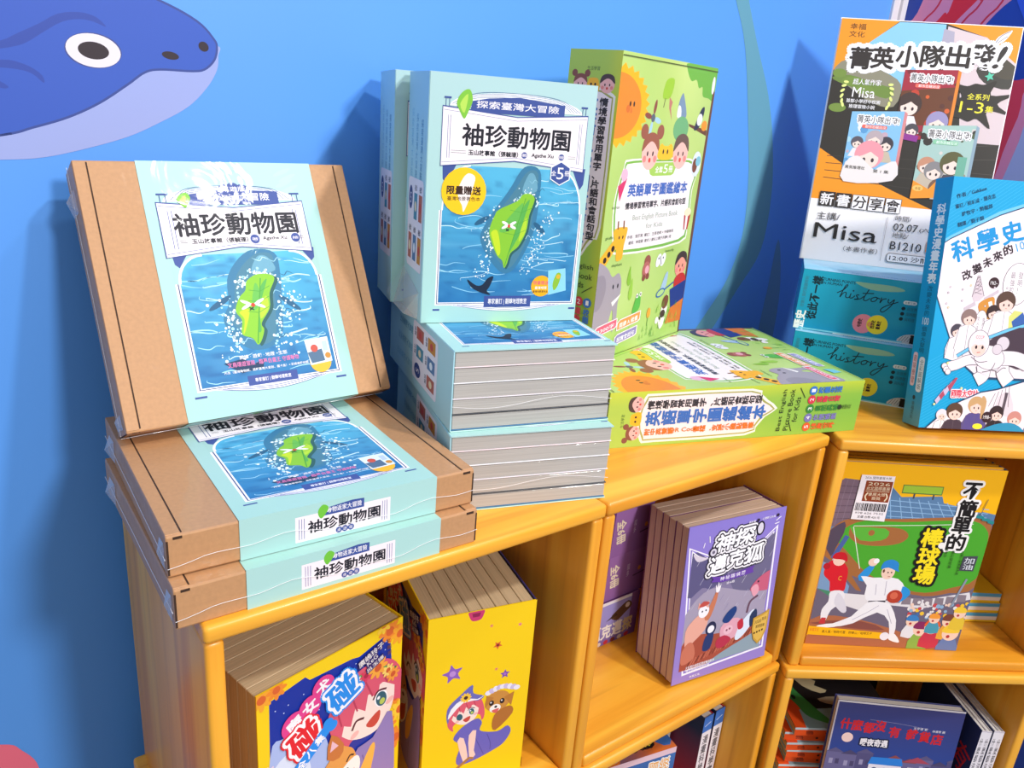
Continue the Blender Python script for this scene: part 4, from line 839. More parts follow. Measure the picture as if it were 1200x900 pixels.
A.line([(.165, .70), (.32, .625), (.45, .585), (.62, .545)], .022, '#2C4C6C'); A.line([(.165, .70), (.32, .625), (.45, .585), (.62, .545)], .016, '#6FC0E8')
A.poly([(.30, .70), (.34, .635), (.42, .60), (.60, .57), (.62, .74), (.44, .72)], '#4A3A46', 2)
SUIT = '#EDE2E9'
def limb(p, wd): A.curve(p, wd+.006, LN); A.curve(p, wd, SUIT)
limb([(.12, .745), (.17, .735), (.23, .715), (.29, .71)], .055); limb([(.33, .73), (.34, .77), (.30, .795)], .075); limb([(.36, .72), (.44, .73), (.46, .765), (.50, .80)], .075); limb([(.42, .70), (.52, .70), (.60, .72)], .08)
for p in ((.10, .742), (.112, .755), (.125, .765)): A.ell(p[0], p[1], .018, LN); A.ell(p[0], p[1], .0155, SUIT)
A.ell(.36, .70, .095, LN, .05, .2); A.ell(.36, .70, .092, SUIT, .048, .2)
A.ell(.285, .645, .064, LN, .055); A.ell(.285, .645, .061, SUIT, .053); A.ell(.288, .662, .045, '#F3CDC2', .034)
A.poly([(.245, .66), (.25, .635), (.29, .63), (.325, .64), (.33, .665), (.31, .648), (.285, .652), (.262, .648)], '#E6DCE2', 2)
A.text('CCCP', .262, .613, .312, .625, '#D2403A', .05)
for x in (.272, .31): A.ell(x, .66, .007, '#33262C', .0075)
A.line([(.28, .682), (.30, .68)], .004, '#B8483C')
for c_, r_ in (((.43, .64), .04), ((.40, .665), .03)): A.ell(c_[0], c_[1], r_, LN, r_*.74); A.ell(c_[0], c_[1], r_*.93, '#D9CDD6', r_*.68)
A.curve([(.25, .70), (.30, .72), (.35, .715)], .004, LN); A.curve([(.33, .76), (.38, .75), (.40, .72)], .004, LN); A.curve([(.42, .76), (.45, .74), (.47, .74)], .004, LN)
A.text('國際太空站', .165, .836, .325, .868, '#D8485C', .02, rot=-.03, out='#F6EEF2', ow=.006, heavy=.003)
for k in range(4): A.poly([(.07+.022*k, .885-.02*k), (.085+.022*k, .90-.018*k), (.13+.02*k, .85-.02*k), (.118+.02*k, .835-.016*k)], ('#C9BBD8', '#B04C64')[k % 2])
A.poly([(.02, 1.01), (.11, .945), (.2, .89), (.34, .84), (.44, .825), (.60, .785), (1.01, .74), (1.01, 1.01)], '#2C4C6C'); A.poly([(.03, 1.01), (.115, .95), (.2, .896), (.34, .846), (.44, .831), (.60, .792), (1.01, .75), (1.01, 1.01)], LT)
A.poly([(.45, .86), (.52, .84), (.56, .94), (.46, .92)], '#E0D2DA', 2); A.line([(.50, .84), (.49, .92)], .018, '#5C5058')
for k in range(5): A.line([(.43+.02*k, .845-.008*k), (.40+.03*k, .90)], .003, LN)
person(.125, .945, .03, '#E6DAE2', tall=3); person(.20, .93, .045, '#5C4232', '#4A3A46'); person(.325, .90, .045, '#C9A070', '#5A4E8C'); A.poly([(.355, .86), (.385, .88), (.375, .94), (.36, .95)], '#C9A070', 3); person(.455, .93, .04, '#3A2A2C', '#33282C'); person(.57, .95, .04, '#C98A80', '#E88A7C'); person(.70, .93, .045, '#5C4232', '#7A8CB8'); person(.85, .92, .045, '#3A2A2C', '#C9B090')
A.ell(.40, .945, .032, '#3A2428'); A.text('1998~', .378, .937, .423, .953, '#F3EEF0', .03); A.ell(.35, .985, .03, '#F3E23A', .012)
A.poly([(.37, 1.01), (.45, .975), (.55, .965), (.62, .985), (.62, 1.01)], '#2F8FB8', 3)
for x, y in ((.115, .73), (.22, .83), (.07, .90)): A.ell(x, y, .007, '#E6E49A')
A.build('front_cover', (0, 0, CH), X3, -Z3, INKW, sb, .0014, 0)
# ================================================================== inside the shelves
FL, FL2 = -0.3588, -0.7348                   # shelf floors of the upper and lower cubes
PAGESB = pages('leaf_edges_tan', 1, '#C9B08A'); PAGESP = film_coat(pages('leaf_edges_pinkish', 1, '#CDB39C'), .3)
def book(name, cat, w, t, h, front=None, spine=None, side='left', col='#888888', pm=None, mat=None, group=None, label='x', cover=.0012):
    """upright book: cover towards -y, spine on the named side"""
    r = thing(name, label, cat, (0, 0, 0), None, group); sx = 0 if side == 'left' else 1
    bm = bmesh.new(); bx(bm, .0012 if sx == 0 else .003, cover, .002, w-(.003 if sx == 0 else .0012), t-cover, h-.002, .0004, 1); mesh('page_block', bm, pm or PAGES, r)
    bm = bmesh.new(); bx(bm, 0, t-cover, 0, w, t, h, .0003, 1); mesh('back_cover', bm, flat('cover_card', col, .4), r)
    A = Art(w, h); (front(A) if front else A.rect(0, 0, 1, 1, col)); A.build('front_cover', (0, 0, h), X3, -Z3, mat or INK, r, cover, 0)
    A = Art(t, h); (spine(A) if spine else A.rect(0, 0, 1, 1, col))
    if sx == 0: A.build('spine', (0, t, h), -Y3, -Z3, mat or INK, r, cover, 0)
    else: A.build('spine', (w, 0, h), Y3, -Z3, mat or INK, r, cover, 0)
    return r
def flower(A, u, v, r, c, cc, n=8):
    q = A.w/A.h
    for k in range(n): a = 2*pi*k/n; A.ell(u+r*.6*cos(a), v+r*.6*sin(a)*q, r*.5, c, r*.24*q, a, 10)
    A.ell(u, v, r*.4, cc, None, 0, 12)
# ---- yellow eight-volume sets
YW, YT, YH = .174, .126, .24
def anime(A, u, v, r, hair, hair2, skin, wink=True, rot=-.35):
    q = A.w/A.h; cr, sr = cos(rot), sin(rot)
    def P(x, y): return (u+(x*cr-y*sr)*r, v+(x*sr+y*cr)*r*q)
    A.poly([P(-1.15, -.1), P(-1.0, -.8), P(-.3, -1.25), (P(.5, -1.2)), P(1.1, -.7), P(1.25, .1), P(1.15, .9), P(.9, 1.2), P(.75, .6), P(-.8, .6), P(-1.0, 1.1), P(-1.25, .6)], hair, 4)
    A.poly([P(-.82, -.25), P(.82, -.25), P(.85, .3), P(.55, .78), P(.05, 1.02), P(-.5, .78), P(-.85, .3)], skin, 4)
    A.poly([P(-1.0, .25), P(-.95, -.5), P(-.2, -.95), P(.6, -.9), P(1.0, -.4), P(1.0, .25), P(.78, -.05), P(.55, -.35), P(.35, .05), P(.15, -.35), P(-.1, .08), P(-.3, -.3), P(-.6, .12), P(-.75, -.1)], hair, 2)
    for a in (-.7, -.25, .2, .65): A.curve([P(a, -.95), P(a*1.1, -.5), P(a*1.15, -.15)], r*.05, hair2)
    if wink: A.curve([P(-.62, .28), P(-.42, .12), P(-.2, .25)], r*.07, '#5A2430')
    else: A.ell(*P(-.4, .22), r*.2, '#2E5C6C', r*.26*q, rot)
    A.ell(*P(.42, .16), r*.21, '#F6F2F4', r*.28*q, rot); A.ell(*P(.42, .18), r*.17, '#2E5C6C', r*.25*q, rot); A.ell(*P(.42, .28), r*.09, '#B9C85A', r*.1*q, rot); A.ell(*P(.36, .08), r*.05, '#F6F2F4')
    A.curve([P(.2, -.02), P(.42, -.14), P(.66, .02)], r*.06, '#5A2430')
    A.poly([P(-.22, .52), P(.25, .46), P(.18, .72), P(.0, .82), P(-.15, .74)], '#C8473C', 3)
    for x in (-.6, .62): A.ell(*P(x, .48), r*.14, '#F2B6AE', r*.09*q, rot)
def y_cover(A):
    A.rect(0, 0, 1, 1, '#F3CC10')
    A.poly([(.075, .06), (.30, .035), (.33, .06), (.62, .075), (.67, .085), (.90, .045), (.92, .2), (.93, .46), (.40, .97), (.06, .97)], '#16309A', 0)
    for k in range(40): 
        rg = random.Random(k); A.ell(rg.uniform(.1, .9), rg.uniform(.08, .4), .004, '#C9D4F2')
    A.poly([(.07, .33), (.16, .27), (.24, .24), (.30, .26), (.36, .34), (.45, .44), (.50, .97), (.06, .97)], '#A9B9E6', 4); A.poly([(.07, .42), (.2, .36), (.32, .46), (.3, .6), (.07, .58)], '#D9E0F2', 4)
    rg = random.Random(3)
    for (x, y, r_) in ((.03, .03, .07), (.12, .02, .06), (.90, .04, .08), (.98, .08, .07), (.85, -.01, .06), (.96, .42, .06), (1.0, .5, .08), (.9, .56, .07), (.97, .65, .08), (.05, .55, .045)): flower(A, x, y, r_, rg.choice(('#F2A52C', '#F7C93A', '#EE8A2C')), '#D9642C')
    for (x, y, r_) in ((.05, .40, .05),): flower(A, x, y, r_, '#EBD2DC', '#C86A4C')
    anime(A, .735, .37, .235, '#D8566E', '#B83A56', '#F6DDD2')
    for k in range(14):
        a = k/13; x, y = .50+.44*a, .255-.085*sin(a*pi*.9)+.02*a; A.ell(x, y+.012, .03, rg.choice(('#3F7A44', '#5C9A4C')), .014, a*5)
    for x, y, r_, c in ((.56, .235, .05, '#EE8A3C'), (.65, .205, .035, '#F4E6EA'), (.72, .20, .045, '#D83A5C'), (.81, .195, .07, '#F2A53C'), (.89, .24, .045, '#F4D06A'), (.93, .275, .05, '#EE9A3C')): flower(A, x, y, r_, c, '#C9562C' if c != '#D83A5C' else '#A82444')
    A.poly([(.62, .60), (.78, .56), (.93, .48), (.93, .97), (.55, .97)], '#8E7AB4', 3); A.curve([(.70, .62), (.74, .75), (.72, .95)], .01, '#74609C')
    # brown dog cheek to cheek
    A.poly([(.35, .62), (.42, .56), (.49, .50), (.47, .42), (.56, .50), (.63, .55), (.66, .64), (.64, .74), (.52, .86), (.38, .92), (.33, .78)], '#E39A4C', 4)
    A.poly([(.44, .52), (.47, .40), (.56, .49), (.53, .55)], '#C8743A', 2); A.poly([(.46, .49), (.475, .435), (.52, .48)], '#E9B9C4', 0)
    A.poly([(.48, .70), (.56, .62), (.66, .60), (.68, .68), (.60, .80), (.50, .84)], '#F6EEE6', 4); A.poly([(.52, .74), (.62, .68), (.64, .66), (.62, .76), (.54, .82)], '#C8473C', 3); A.ell(.575, .645, .022, '#2A1C1E', .010, -.4)
    A.ell(.415, .70, .055, '#F6F2F4', .045, -.3); A.ell(.42, .705, .042, '#6A3A6C', .038, -.3); A.ell(.41, .69, .012, '#F6F2F4'); A.curve([(.58, .60), (.605, .575), (.635, .585)], .012, '#4A2A24')
    A.poly([(.66, .74), (.76, .60), (.80, .62), (.74, .80), (.66, .86)], '#F2B04C', 3)
    for x, y, r_, c in ((.30, .66, .085, '#F08A2C'), (.27, .80, .07, '#C83A3C'), (.34, .77, .05, '#D8484C'), (.22, .74, .05, '#4C8A4C')): flower(A, x, y, r_, c, '#B8382C')
    # lettering
    for (x, y, r_) in ((.225, .232, .085), (.325, .188, .075), (.415, .128, .075)): A.ell(x, y, r_, '#E0408C')
    for ch, x, y, h_ in (('魔', .225, .232, .045), ('女', .325, .188, .042), ('犬', .415, .128, .042)): A.text(ch, x-h_*1.1, y-h_*.8, x+h_*1.1, y+h_*.8, '#F6F2F4', .02, rot=-.5, heavy=.006)
    for ch, x, y, c in (('碰', .285, .325, '#E2202C'), ('碰', .545, .205, '#1F8CE8')):
        A.text(ch, x-.098, y-.073, x+.098, y+.073, None, .02, rot=-.42, out=c, ow=.036); A.text(ch, x-.098, y-.073, x+.098, y+.073, c, .02, rot=-.42, out='#F8F4F6', ow=.024, heavy=.014)
    A.line([(.19, .50), (.46, .335)], .075, '#1F8CE8'); [A.ell(x, y, .035, '#1F8CE8') for x, y in ((.175, .49), (.20, .525), (.445, .325), (.475, .35))]
    for ch, x, y in (('全', .265, .455), ('八', .325, .42), ('集', .385, .383)): A.text(ch, x-.03, y-.021, x+.03, y+.021, '#F8F4F6', .02, rot=-.5, heavy=.003)
    for t, x0, y0, x1, y1 in (('廣嶋玲子', .655, .085, .85, .118), ('KeG', .72, .12, .80, .145), ('呂玉嬋', .72, .15, .85, .172)): A.text(t, x0, y0, x1, y1, '#F2ECE6', .01, rot=-.35, out='#3A2E6C', ow=.008)
    A.text('文', .87, .07, .90, .09, '#7A4A1C'); A.text('圖', .875, .105, .905, .125, '#7A4A1C'); A.text('譯', .88, .135, .91, .155, '#7A4A1C')
def y_spine(A):
    A.rect(0, 0, 1, 1, '#F4CB06')
    A.poly([(.36, -.01), (.50, -.01), (.49, .035), (.46, .05), (.40, .05), (.37, .03)], '#C8386C', 2); A.poly([(.39, .01), (.47, .01), (.46, .03), (.40, .03)], '#8E1F4C')
    def star(u, v, r_, c, c2, a0=0):
        q = A.w/A.h
        A.poly([(u+r_*(1 if k % 2 == 0 else .5)*cos(a0+k*pi/5), v+r_*q*(1 if k % 2 == 0 else .5)*sin(a0+k*pi/5)) for k in range(10)], c, 3); A.ell(u, v, r_*.3, c2)
    star(.245, .318, .1, '#8A5CB8', '#B98AD0', -.5); star(.75, .385, .05, '#7A4CA8', '#A86AC0', -.3); star(.655, .21, .045, '#D8602C', '#7A2C1C', .3)
    star(.58, .095, .02, '#E58A6C', '#D86A5C'); star(.855, .118, .022, '#E58A8C', '#D8605C'); star(.66, .345, .02, '#E58A6C', '#D86A5C'); star(.47, .945, .025, '#E5A08C', '#D8605C')
    anime(A, .385, .555, .145, '#DC5A6C', '#B83A56', '#F6DDD2', False, -.25)
    A.poly([(.21, .555), (.23, .50), (.33, .45), (.44, .405), (.455, .455), (.56, .485), (.50, .505), (.36, .485), (.26, .53), (.23, .60)], '#6C6AB4', 3); A.poly([(.225, .575), (.25, .52), (.36, .475), (.50, .495), (.56, .48), (.51, .50), (.36, .50), (.26, .555)], '#F2EEF0', 2); flower(A, .385, .472, .05, '#F4C43A', '#4A2A20', 10)
    A.poly([(.29, .70), (.36, .645), (.50, .61), (.56, .64), (.55, .69), (.72, .72), (.82, .70), (.86, .74), (.80, .80), (.70, .83), (.50, .865), (.36, .87), (.33, .83), (.36, .75)], '#6A62B8', 4); A.curve([(.50, .72), (.55, .78), (.60, .84)], .008, '#504A9C'); A.curve([(.62, .72), (.66, .78), (.66, .82)], .008, '#504A9C')
    A.poly([(.33, .72), (.39, .71), (.44, .82), (.43, .85), (.40, .855)], '#F4CDBE', 2); A.poly([(.44, .70), (.51, .68), (.50, .80), (.52, .83), (.47, .85), (.45, .80)], '#F4CDBE', 2); A.line([(.30, .905), (.46, .84), (.50, .85)], .03, '#A8743C')
    A.ell(.70, .535, .125, '#C98A3C', .06); A.poly([(.58, .56), (.585, .49), (.66, .51)], '#B87830'); A.poly([(.76, .52), (.86, .50), (.84, .58)], '#B87830'); A.poly([(.70, .60), (.83, .58), (.86, .63), (.70, .71), (.66, .66)], '#B06C2C', 3)
    for k in range(9): A.ell(.60+.035*k, .475-.02*sin(k*.42), .032, ('#E9E2EE', '#C9B9DA')[k % 2], .014, k*.8)
    for x in (.64, .745): A.ell(x, .54, .024, '#33201C', .016); A.ell(x-.006, .536, .008, '#F6F2F4')
    A.ell(.68, .575, .055, '#F6EEE6', .024); A.ell(.685, .567, .014, '#2A1C1E', .007); A.poly([(.645, .585), (.72, .58), (.69, .605)], '#D8605C', 3)
def yellow_set():
    r = thing('yellow_book_set', 'x', 'book set', (0, 0, 0), None, 'yellow eight-volume sets')
    tt = (YT-.003)/8
    for k in range(8):
        bm = bmesh.new(); bx(bm, .0008, .0015+tt*k+.0003, .001, YW-.0014, .0015+tt*(k+1)-.0003, YH-.0025, .0006, 1); mesh('volume', bm, PAGESB, r)
    A = Art(YW, YH); y_cover(A); A.build('front_cover', (0, 0, YH), X3, -Z3, INK, r, .0014, 0)
    A = Art(YT, YH); y_spine(A); A.build('spine', (YW, 0, YH), Y3, -Z3, INK, r, .0014, 0)
    A = Art(YW, YH); A.rect(0, 0, 1, 1, '#2A2A6C'); rg = random.Random(5)
    for k in range(30): flower(A, rg.uniform(0, 1), rg.uniform(.3, 1), rg.uniform(.05, .1), rg.choice(('#D8702C', '#C8402C', '#F2A53C')), '#7A2C1C')
    A.build('back_cover', (YW, YT, YH), -X3, -Z3, INK, r, .0014, 0)
    return r
y1 = yellow_set(); y1.location = Vector((-.2054, .5731, FL))*K; y1.rotation_euler = (0, 0, .8795); y1['label'] = 'thick book set with the pink-haired girl cover to the front, beside the plain yellow one'
RY = rmat(.4367-pi/2); ry = Matrix.Rotation(.4367, 3, 'Z')
dup(y1, Vector((-.0613, .7076, FL)) - D0*.007 - RY @ Vector((YW, 0, 0)), RY, 'thick book set turned with its plain yellow side and small broom-rider picture outward')
# ---- purple six-volume set
PBW, PBT, PBH = .1756, .0858, .2436
LAV = '#8D7BCB'
def p_cover(A):
    A.grid(0, 0, 1, 1, 4, 8, lambda x, y: mix('#8C7CCE', '#9A82C8', y))
    A.L += 1; A.poly([(.02, .125), (.235, .20), (.79, .18), (.935, .105), (.965, .93), (.095, .955)], '#F4EEF6'); A.poly([(.035, .137), (.235, .21), (.79, .19), (.918, .123), (.948, .918), (.11, .942)], LAV); A.poly([(.05, .152), (.235, .218), (.79, .198), (.90, .14), (.93, .905), (.125, .93)], '#F4EEF6')
    old = A.clip; A.clip = (.06, .15, .92, .92)
    A.poly([(.06, .165), (.235, .225), (.79, .205), (.892, .15), (.92, .895), (.135, .918)], '#857B9C')
    A.poly([(.06, .165), (.235, .225), (.3, .21), (.45, .35), (.30, .42), (.2, .40), (.06, .44)], '#5E5880', 3); A.poly([(.07, .17), (.16, .20), (.22, .22), (.12, .225)], '#D8CCD8', 3); A.poly([(.45, .36), (.92, .15), (.92, .5), (.6, .55)], '#6E6888'); A.poly([(.06, .55), (.3, .42), (.7, .5), (.92, .48), (.92, .7), (.06, .75)], '#A59AB0', 4)
    rg = random.Random(6)
    for k in range(40): x, y = rg.uniform(.1, .9), rg.uniform(.2, .62); A.line([(x, y), (x+.04, y-.045)], .004, rg.choice(('#B9B2C8', '#8F86A8', '#C6C0D2')))
    A.poly([(.06, .75), (.2, .70), (.5, .74), (.92, .70), (.92, .95), (.06, .95)], '#A8503C', 3); A.poly([(.4, .90), (.7, .83), (.92, .80), (.92, .95), (.35, .95)], '#8FA0AC', 3)
    for k in range(24): x = .14+.028*k; A.line([(x, .90-.004*k), (x+.03, .86-.004*k)], .008, rg.choice(('#7A3428', '#C8745C', '#5A2A24')))
    # fox with a raised paw, other animals
    A.poly([(.08, .66), (.14, .60), (.22, .57), (.30, .60), (.28, .68), (.18, .74), (.10, .78)], '#E6A896', 3); A.poly([(.26, .60), (.32, .50), (.355, .44), (.375, .45), (.36, .53), (.31, .62)], '#C87858', 3); A.poly([(.35, .45), (.34, .40), (.36, .425), (.365, .38), (.38, .42), (.395, .40), (.385, .45)], '#F4EEF2', 2)
    A.ell(.245, .555, .055, '#F2EEF4', .042); A.poly([(.18, .535), (.185, .49), (.22, .52)], '#E6A896'); A.poly([(.25, .52), (.29, .49), (.29, .54)], '#E6A896'); A.poly([(.19, .52), (.235, .49), (.30, .51), (.24, .525)], '#C05048', 3); A.ell(.23, .555, .008, '#33283C'); A.ell(.268, .552, .008, '#33283C')
    A.poly([(.06, .80), (.12, .74), (.18, .76), (.2, .85), (.08, .88)], '#C9745C', 3)
    A.ell(.345, .685, .055, '#2C2C4C', .045); A.ell(.345, .69, .035, '#F2EEF4', .025); A.poly([(.30, .73), (.38, .72), (.36, .82), (.28, .82)], '#2C3A6C', 3)
    A.poly([(.45, .70), (.55, .66), (.66, .68), (.68, .76), (.58, .80), (.47, .78)], '#E0A4B4', 3); A.poly([(.46, .66), (.50, .61), (.58, .58), (.60, .62), (.53, .68)], '#24407C', 3); A.ell(.535, .73, .05, '#E9B9C6', .03); A.ell(.52, .73, .01, '#8A4A5C'); A.ell(.55, .725, .01, '#8A4A5C'); A.poly([(.42, .78), (.5, .76), (.58, .80), (.5, .84), (.43, .83)], '#B8344C', 3)
    A.poly([(.62, .80), (.66, .72), (.74, .66), (.80, .64), (.82, .70), (.74, .78), (.66, .82)], '#DCE4F2', 3); A.poly([(.76, .68), (.82, .64), (.84, .70), (.78, .76)], '#2C3A5C', 3); A.curve([(.72, .65), (.74, .58), (.82, .55)], .02, '#6A4A5C'); A.poly([(.63, .70), (.68, .68), (.70, .74), (.65, .75)], '#C03040', 3)
    A.poly([(.72, .50), (.78, .44), (.90, .40), (.94, .42), (.94, .52), (.82, .52)], '#C8607C', 4); A.poly([(.73, .49), (.79, .47), (.82, .52), (.77, .55)], '#E6A0B0', 3); A.ell(.80, .455, .01, '#33283C')
    A.clip = old
    for a, b in (((.16, .145), (.05+.12, .115)), ((.12, .19), (.05, .15)), ((.22, .12), (.21, .08)), ((.90, .075), (.95, .055)), ((.89, .095), (.94, .09))): A.line([a, b], .008, '#F4EEF6')
    T = (('神', .285, .085, .475, .19), ('探', .475, .075, .68, .18), ('邁', .235, .215, .42, .325), ('克', .425, .205, .60, .31), ('狐', .60, .20, .80, .31))
    for o_, c_ in ((.040, '#211C28'), (.030, '#F6F2F8'), (.015, '#211C28')):
        for t, *b in T: A.text(t, *b, None, .0, skew=-.03, out=c_, ow=o_, shear=0.1)
    for t, *b in T: A.text(t, *b, '#F8F5FA', .01, skew=-.03, heavy=.012, shear=0.1)
    A.ell(.265, .185, .045, '#211C28'); A.ell(.265, .185, .032, '#D8D2E0'); A.ell(.265, .185, .015, '#6A6478'); A.ell(.735, .10, .045, '#211C28', .045); A.ell(.735, .10, .03, '#D8D2E0', .035)
    A.poly([(.27, .34), (.40, .355), (.55, .35), (.73, .335), (.71, .355), (.725, .38), (.55, .388), (.40, .392), (.28, .375), (.30, .358)], '#6A43A6', 0)
    for k, ch in enumerate('神祕貓偵篇'): A.text(ch, .37+.055*k, .356-.001*k, .415+.055*k, .382-.001*k, '#F4EEF6', .02)
    A.text('全6冊', .44, .398, .53, .414, '#F4EEF6', .02); A.text('狐多葉', .60, .04, .67, .055, '#F4EEF6', .01); A.ell(.70, .045, .014, '#33283C'); A.text('心理師江內偉', .74, .035, .88, .05, '#F4EEF6', .01); A.ell(.91, .04, .014, '#33283C')
    A.poly([(.80, .70), (.90, .685), (.975, .665), (.97, .80), (.93, .87), (.885, .89), (.83, .85), (.80, .78)], '#C89A3C', 0); A.poly([(.815, .712), (.90, .70), (.96, .682), (.955, .80), (.92, .855), (.885, .872), (.84, .84), (.815, .775)], '#E0B452', 0)
    A.text('3000', .82, .722, .895, .745, '#4A3414', .02); A.text('萬冊', .90, .712, .95, .735, '#4A3414'); A.text('推理冒險', .84, .755, .94, .778, '#4A3414', .02)
    for k in range(4): A.ell(.835+.028*k, .808-.003*k, .010, '#4A3414')
    A.text('大智慧的偵探狐狸和動物夥伴', .12, .895, .42, .915, '#F4EEF6', .01); A.text('愛上閱讀的推理故事', .13, .918, .37, .935, '#F4EEF6', .01); A.text('幸福文化', .17, .965, .28, .98, '#F4EEF6', .01)
ps = thing('purple_book_set', 'wrapped set of purple fox-detective novels standing in the shelf, cover to the front', 'book set', (.2562, .9181, FL+PBT*sin(.0666)+.0004), rmat(.5076, -.0666))
tt = (PBT-.0016)/6
for k in range(6):
    bm = bmesh.new(); y0 = .0014+tt*k
    bx(bm, .0015+.0008*(k % 2), y0+.0008, .002, PBW-.0016, y0+tt-.0008, PBH-.003-.001*(k == 2), .0005, 1); v = mesh('volume', bm, PAGESP, ps)
    bm = bmesh.new(); bx(bm, .0012, y0+tt-.0007, .0004, PBW-.0008, y0+tt-.0002, PBH-.0034, .0001, 1); bx(bm, PBW-.0016, y0, .0004, PBW-.0006, y0+tt-.0009, PBH-.0008, .0002, 1); mesh('volume_cover', bm, flat('plum_card', '#6A3468', .4), v)
A = Art(PBW, PBH); p_cover(A); A.build('front_cover', (0, 0, PBH), X3, -Z3, INKW, ps, .0013, 0)
# ---- three purple boxes lying behind it, spines out
LBW, LBD, LBH = .235, .135, .0758
def lying_purple(last):
    r = thing('purple_book_box', 'x', 'book box', (0, 0, 0), None, 'purple boxes stacked behind the novels')
    bm = bmesh.new(); bx(bm, .0005, .0012, 0, LBW, LBD, LBH-.0003, .0015, 2); mesh('box_body', bm, film_coat(flat('plum_box', '#6C3F7C', .4), .4), r)
    A = Art(LBW, LBH); A.grid(0, 0, 1, 1, 10, 4, lambda x, y: mix('#A070B0', '#6E4084', max(0, x-.80)*4+.25*y))  # shade painted into the face colour towards its right end
    if last:
        A.grid(0, 0, .93, 1, 8, 4, lambda x, y: mix('#A49CE0', '#6E4E94', max(0, y-.45)*1.6)); A.rect(0, 0, .93, .07, '#F1EDF8')
        A.poly([(.76, .40), (.82, .26), (.90, .14), (.94, .28), (.88, .42), (.82, .52)], '#6A4A34', 3); A.poly([(.72, .46), (.80, .32), (.82, .40)], '#4A3428'); A.ell(.90, .24, .02, '#E6D2C2', .06)
        for k, ch in enumerate('狐克邁探'): A.text(ch, .60+.092*k, .54, .685+.092*k, .86, '#F6F0EC' if k < 3 else '#D8C08A', .01, heavy=.003)
        for k in range(6): A.ell(.62+.06*k, .95, .02, ('#7A3428', '#E6D2C2', '#C03040')[k % 3], .05)
    else:
        A.poly([(.60, .0), (.675, .0), (.665, .85), (.60, .95), (.60, .5)], '#6A3474'); A.vtext('神祕貓偵篇', .638, .10, .84, .045, '#F1E6F2', .01, heavy=.001)
        A.text('全6冊', .655, .36, .82, .60, '#F1E0C8', .01, rot=1.45, heavy=.002); A.vtext('狐多', .85, .3, .6, .025, '#D8C4E0'); A.ell(.95, .48, .014, '#C8803C', .05); A.line([(.90, .62), (1, .58)], .008, '#3C2048')
    A.build('spine_panel', (0, 0, LBH), X3, -Z3, INKW, r, .0012, 0); return r
for k, (lb, t) in enumerate((('purple box lying at the bottom of its stack, fox figure and big characters on it', .442), ('purple box in the middle of the stack behind the fox novels', .447), ('purple box on top of the stack behind the fox novels', .445))):
    o = lying_purple(k == 0); o.location = lm(t, .152+.003*(k == 1), FL+(LBH+.0004)*k)*K; o.rotation_euler = (0, 0, YL); o['label'] = lb
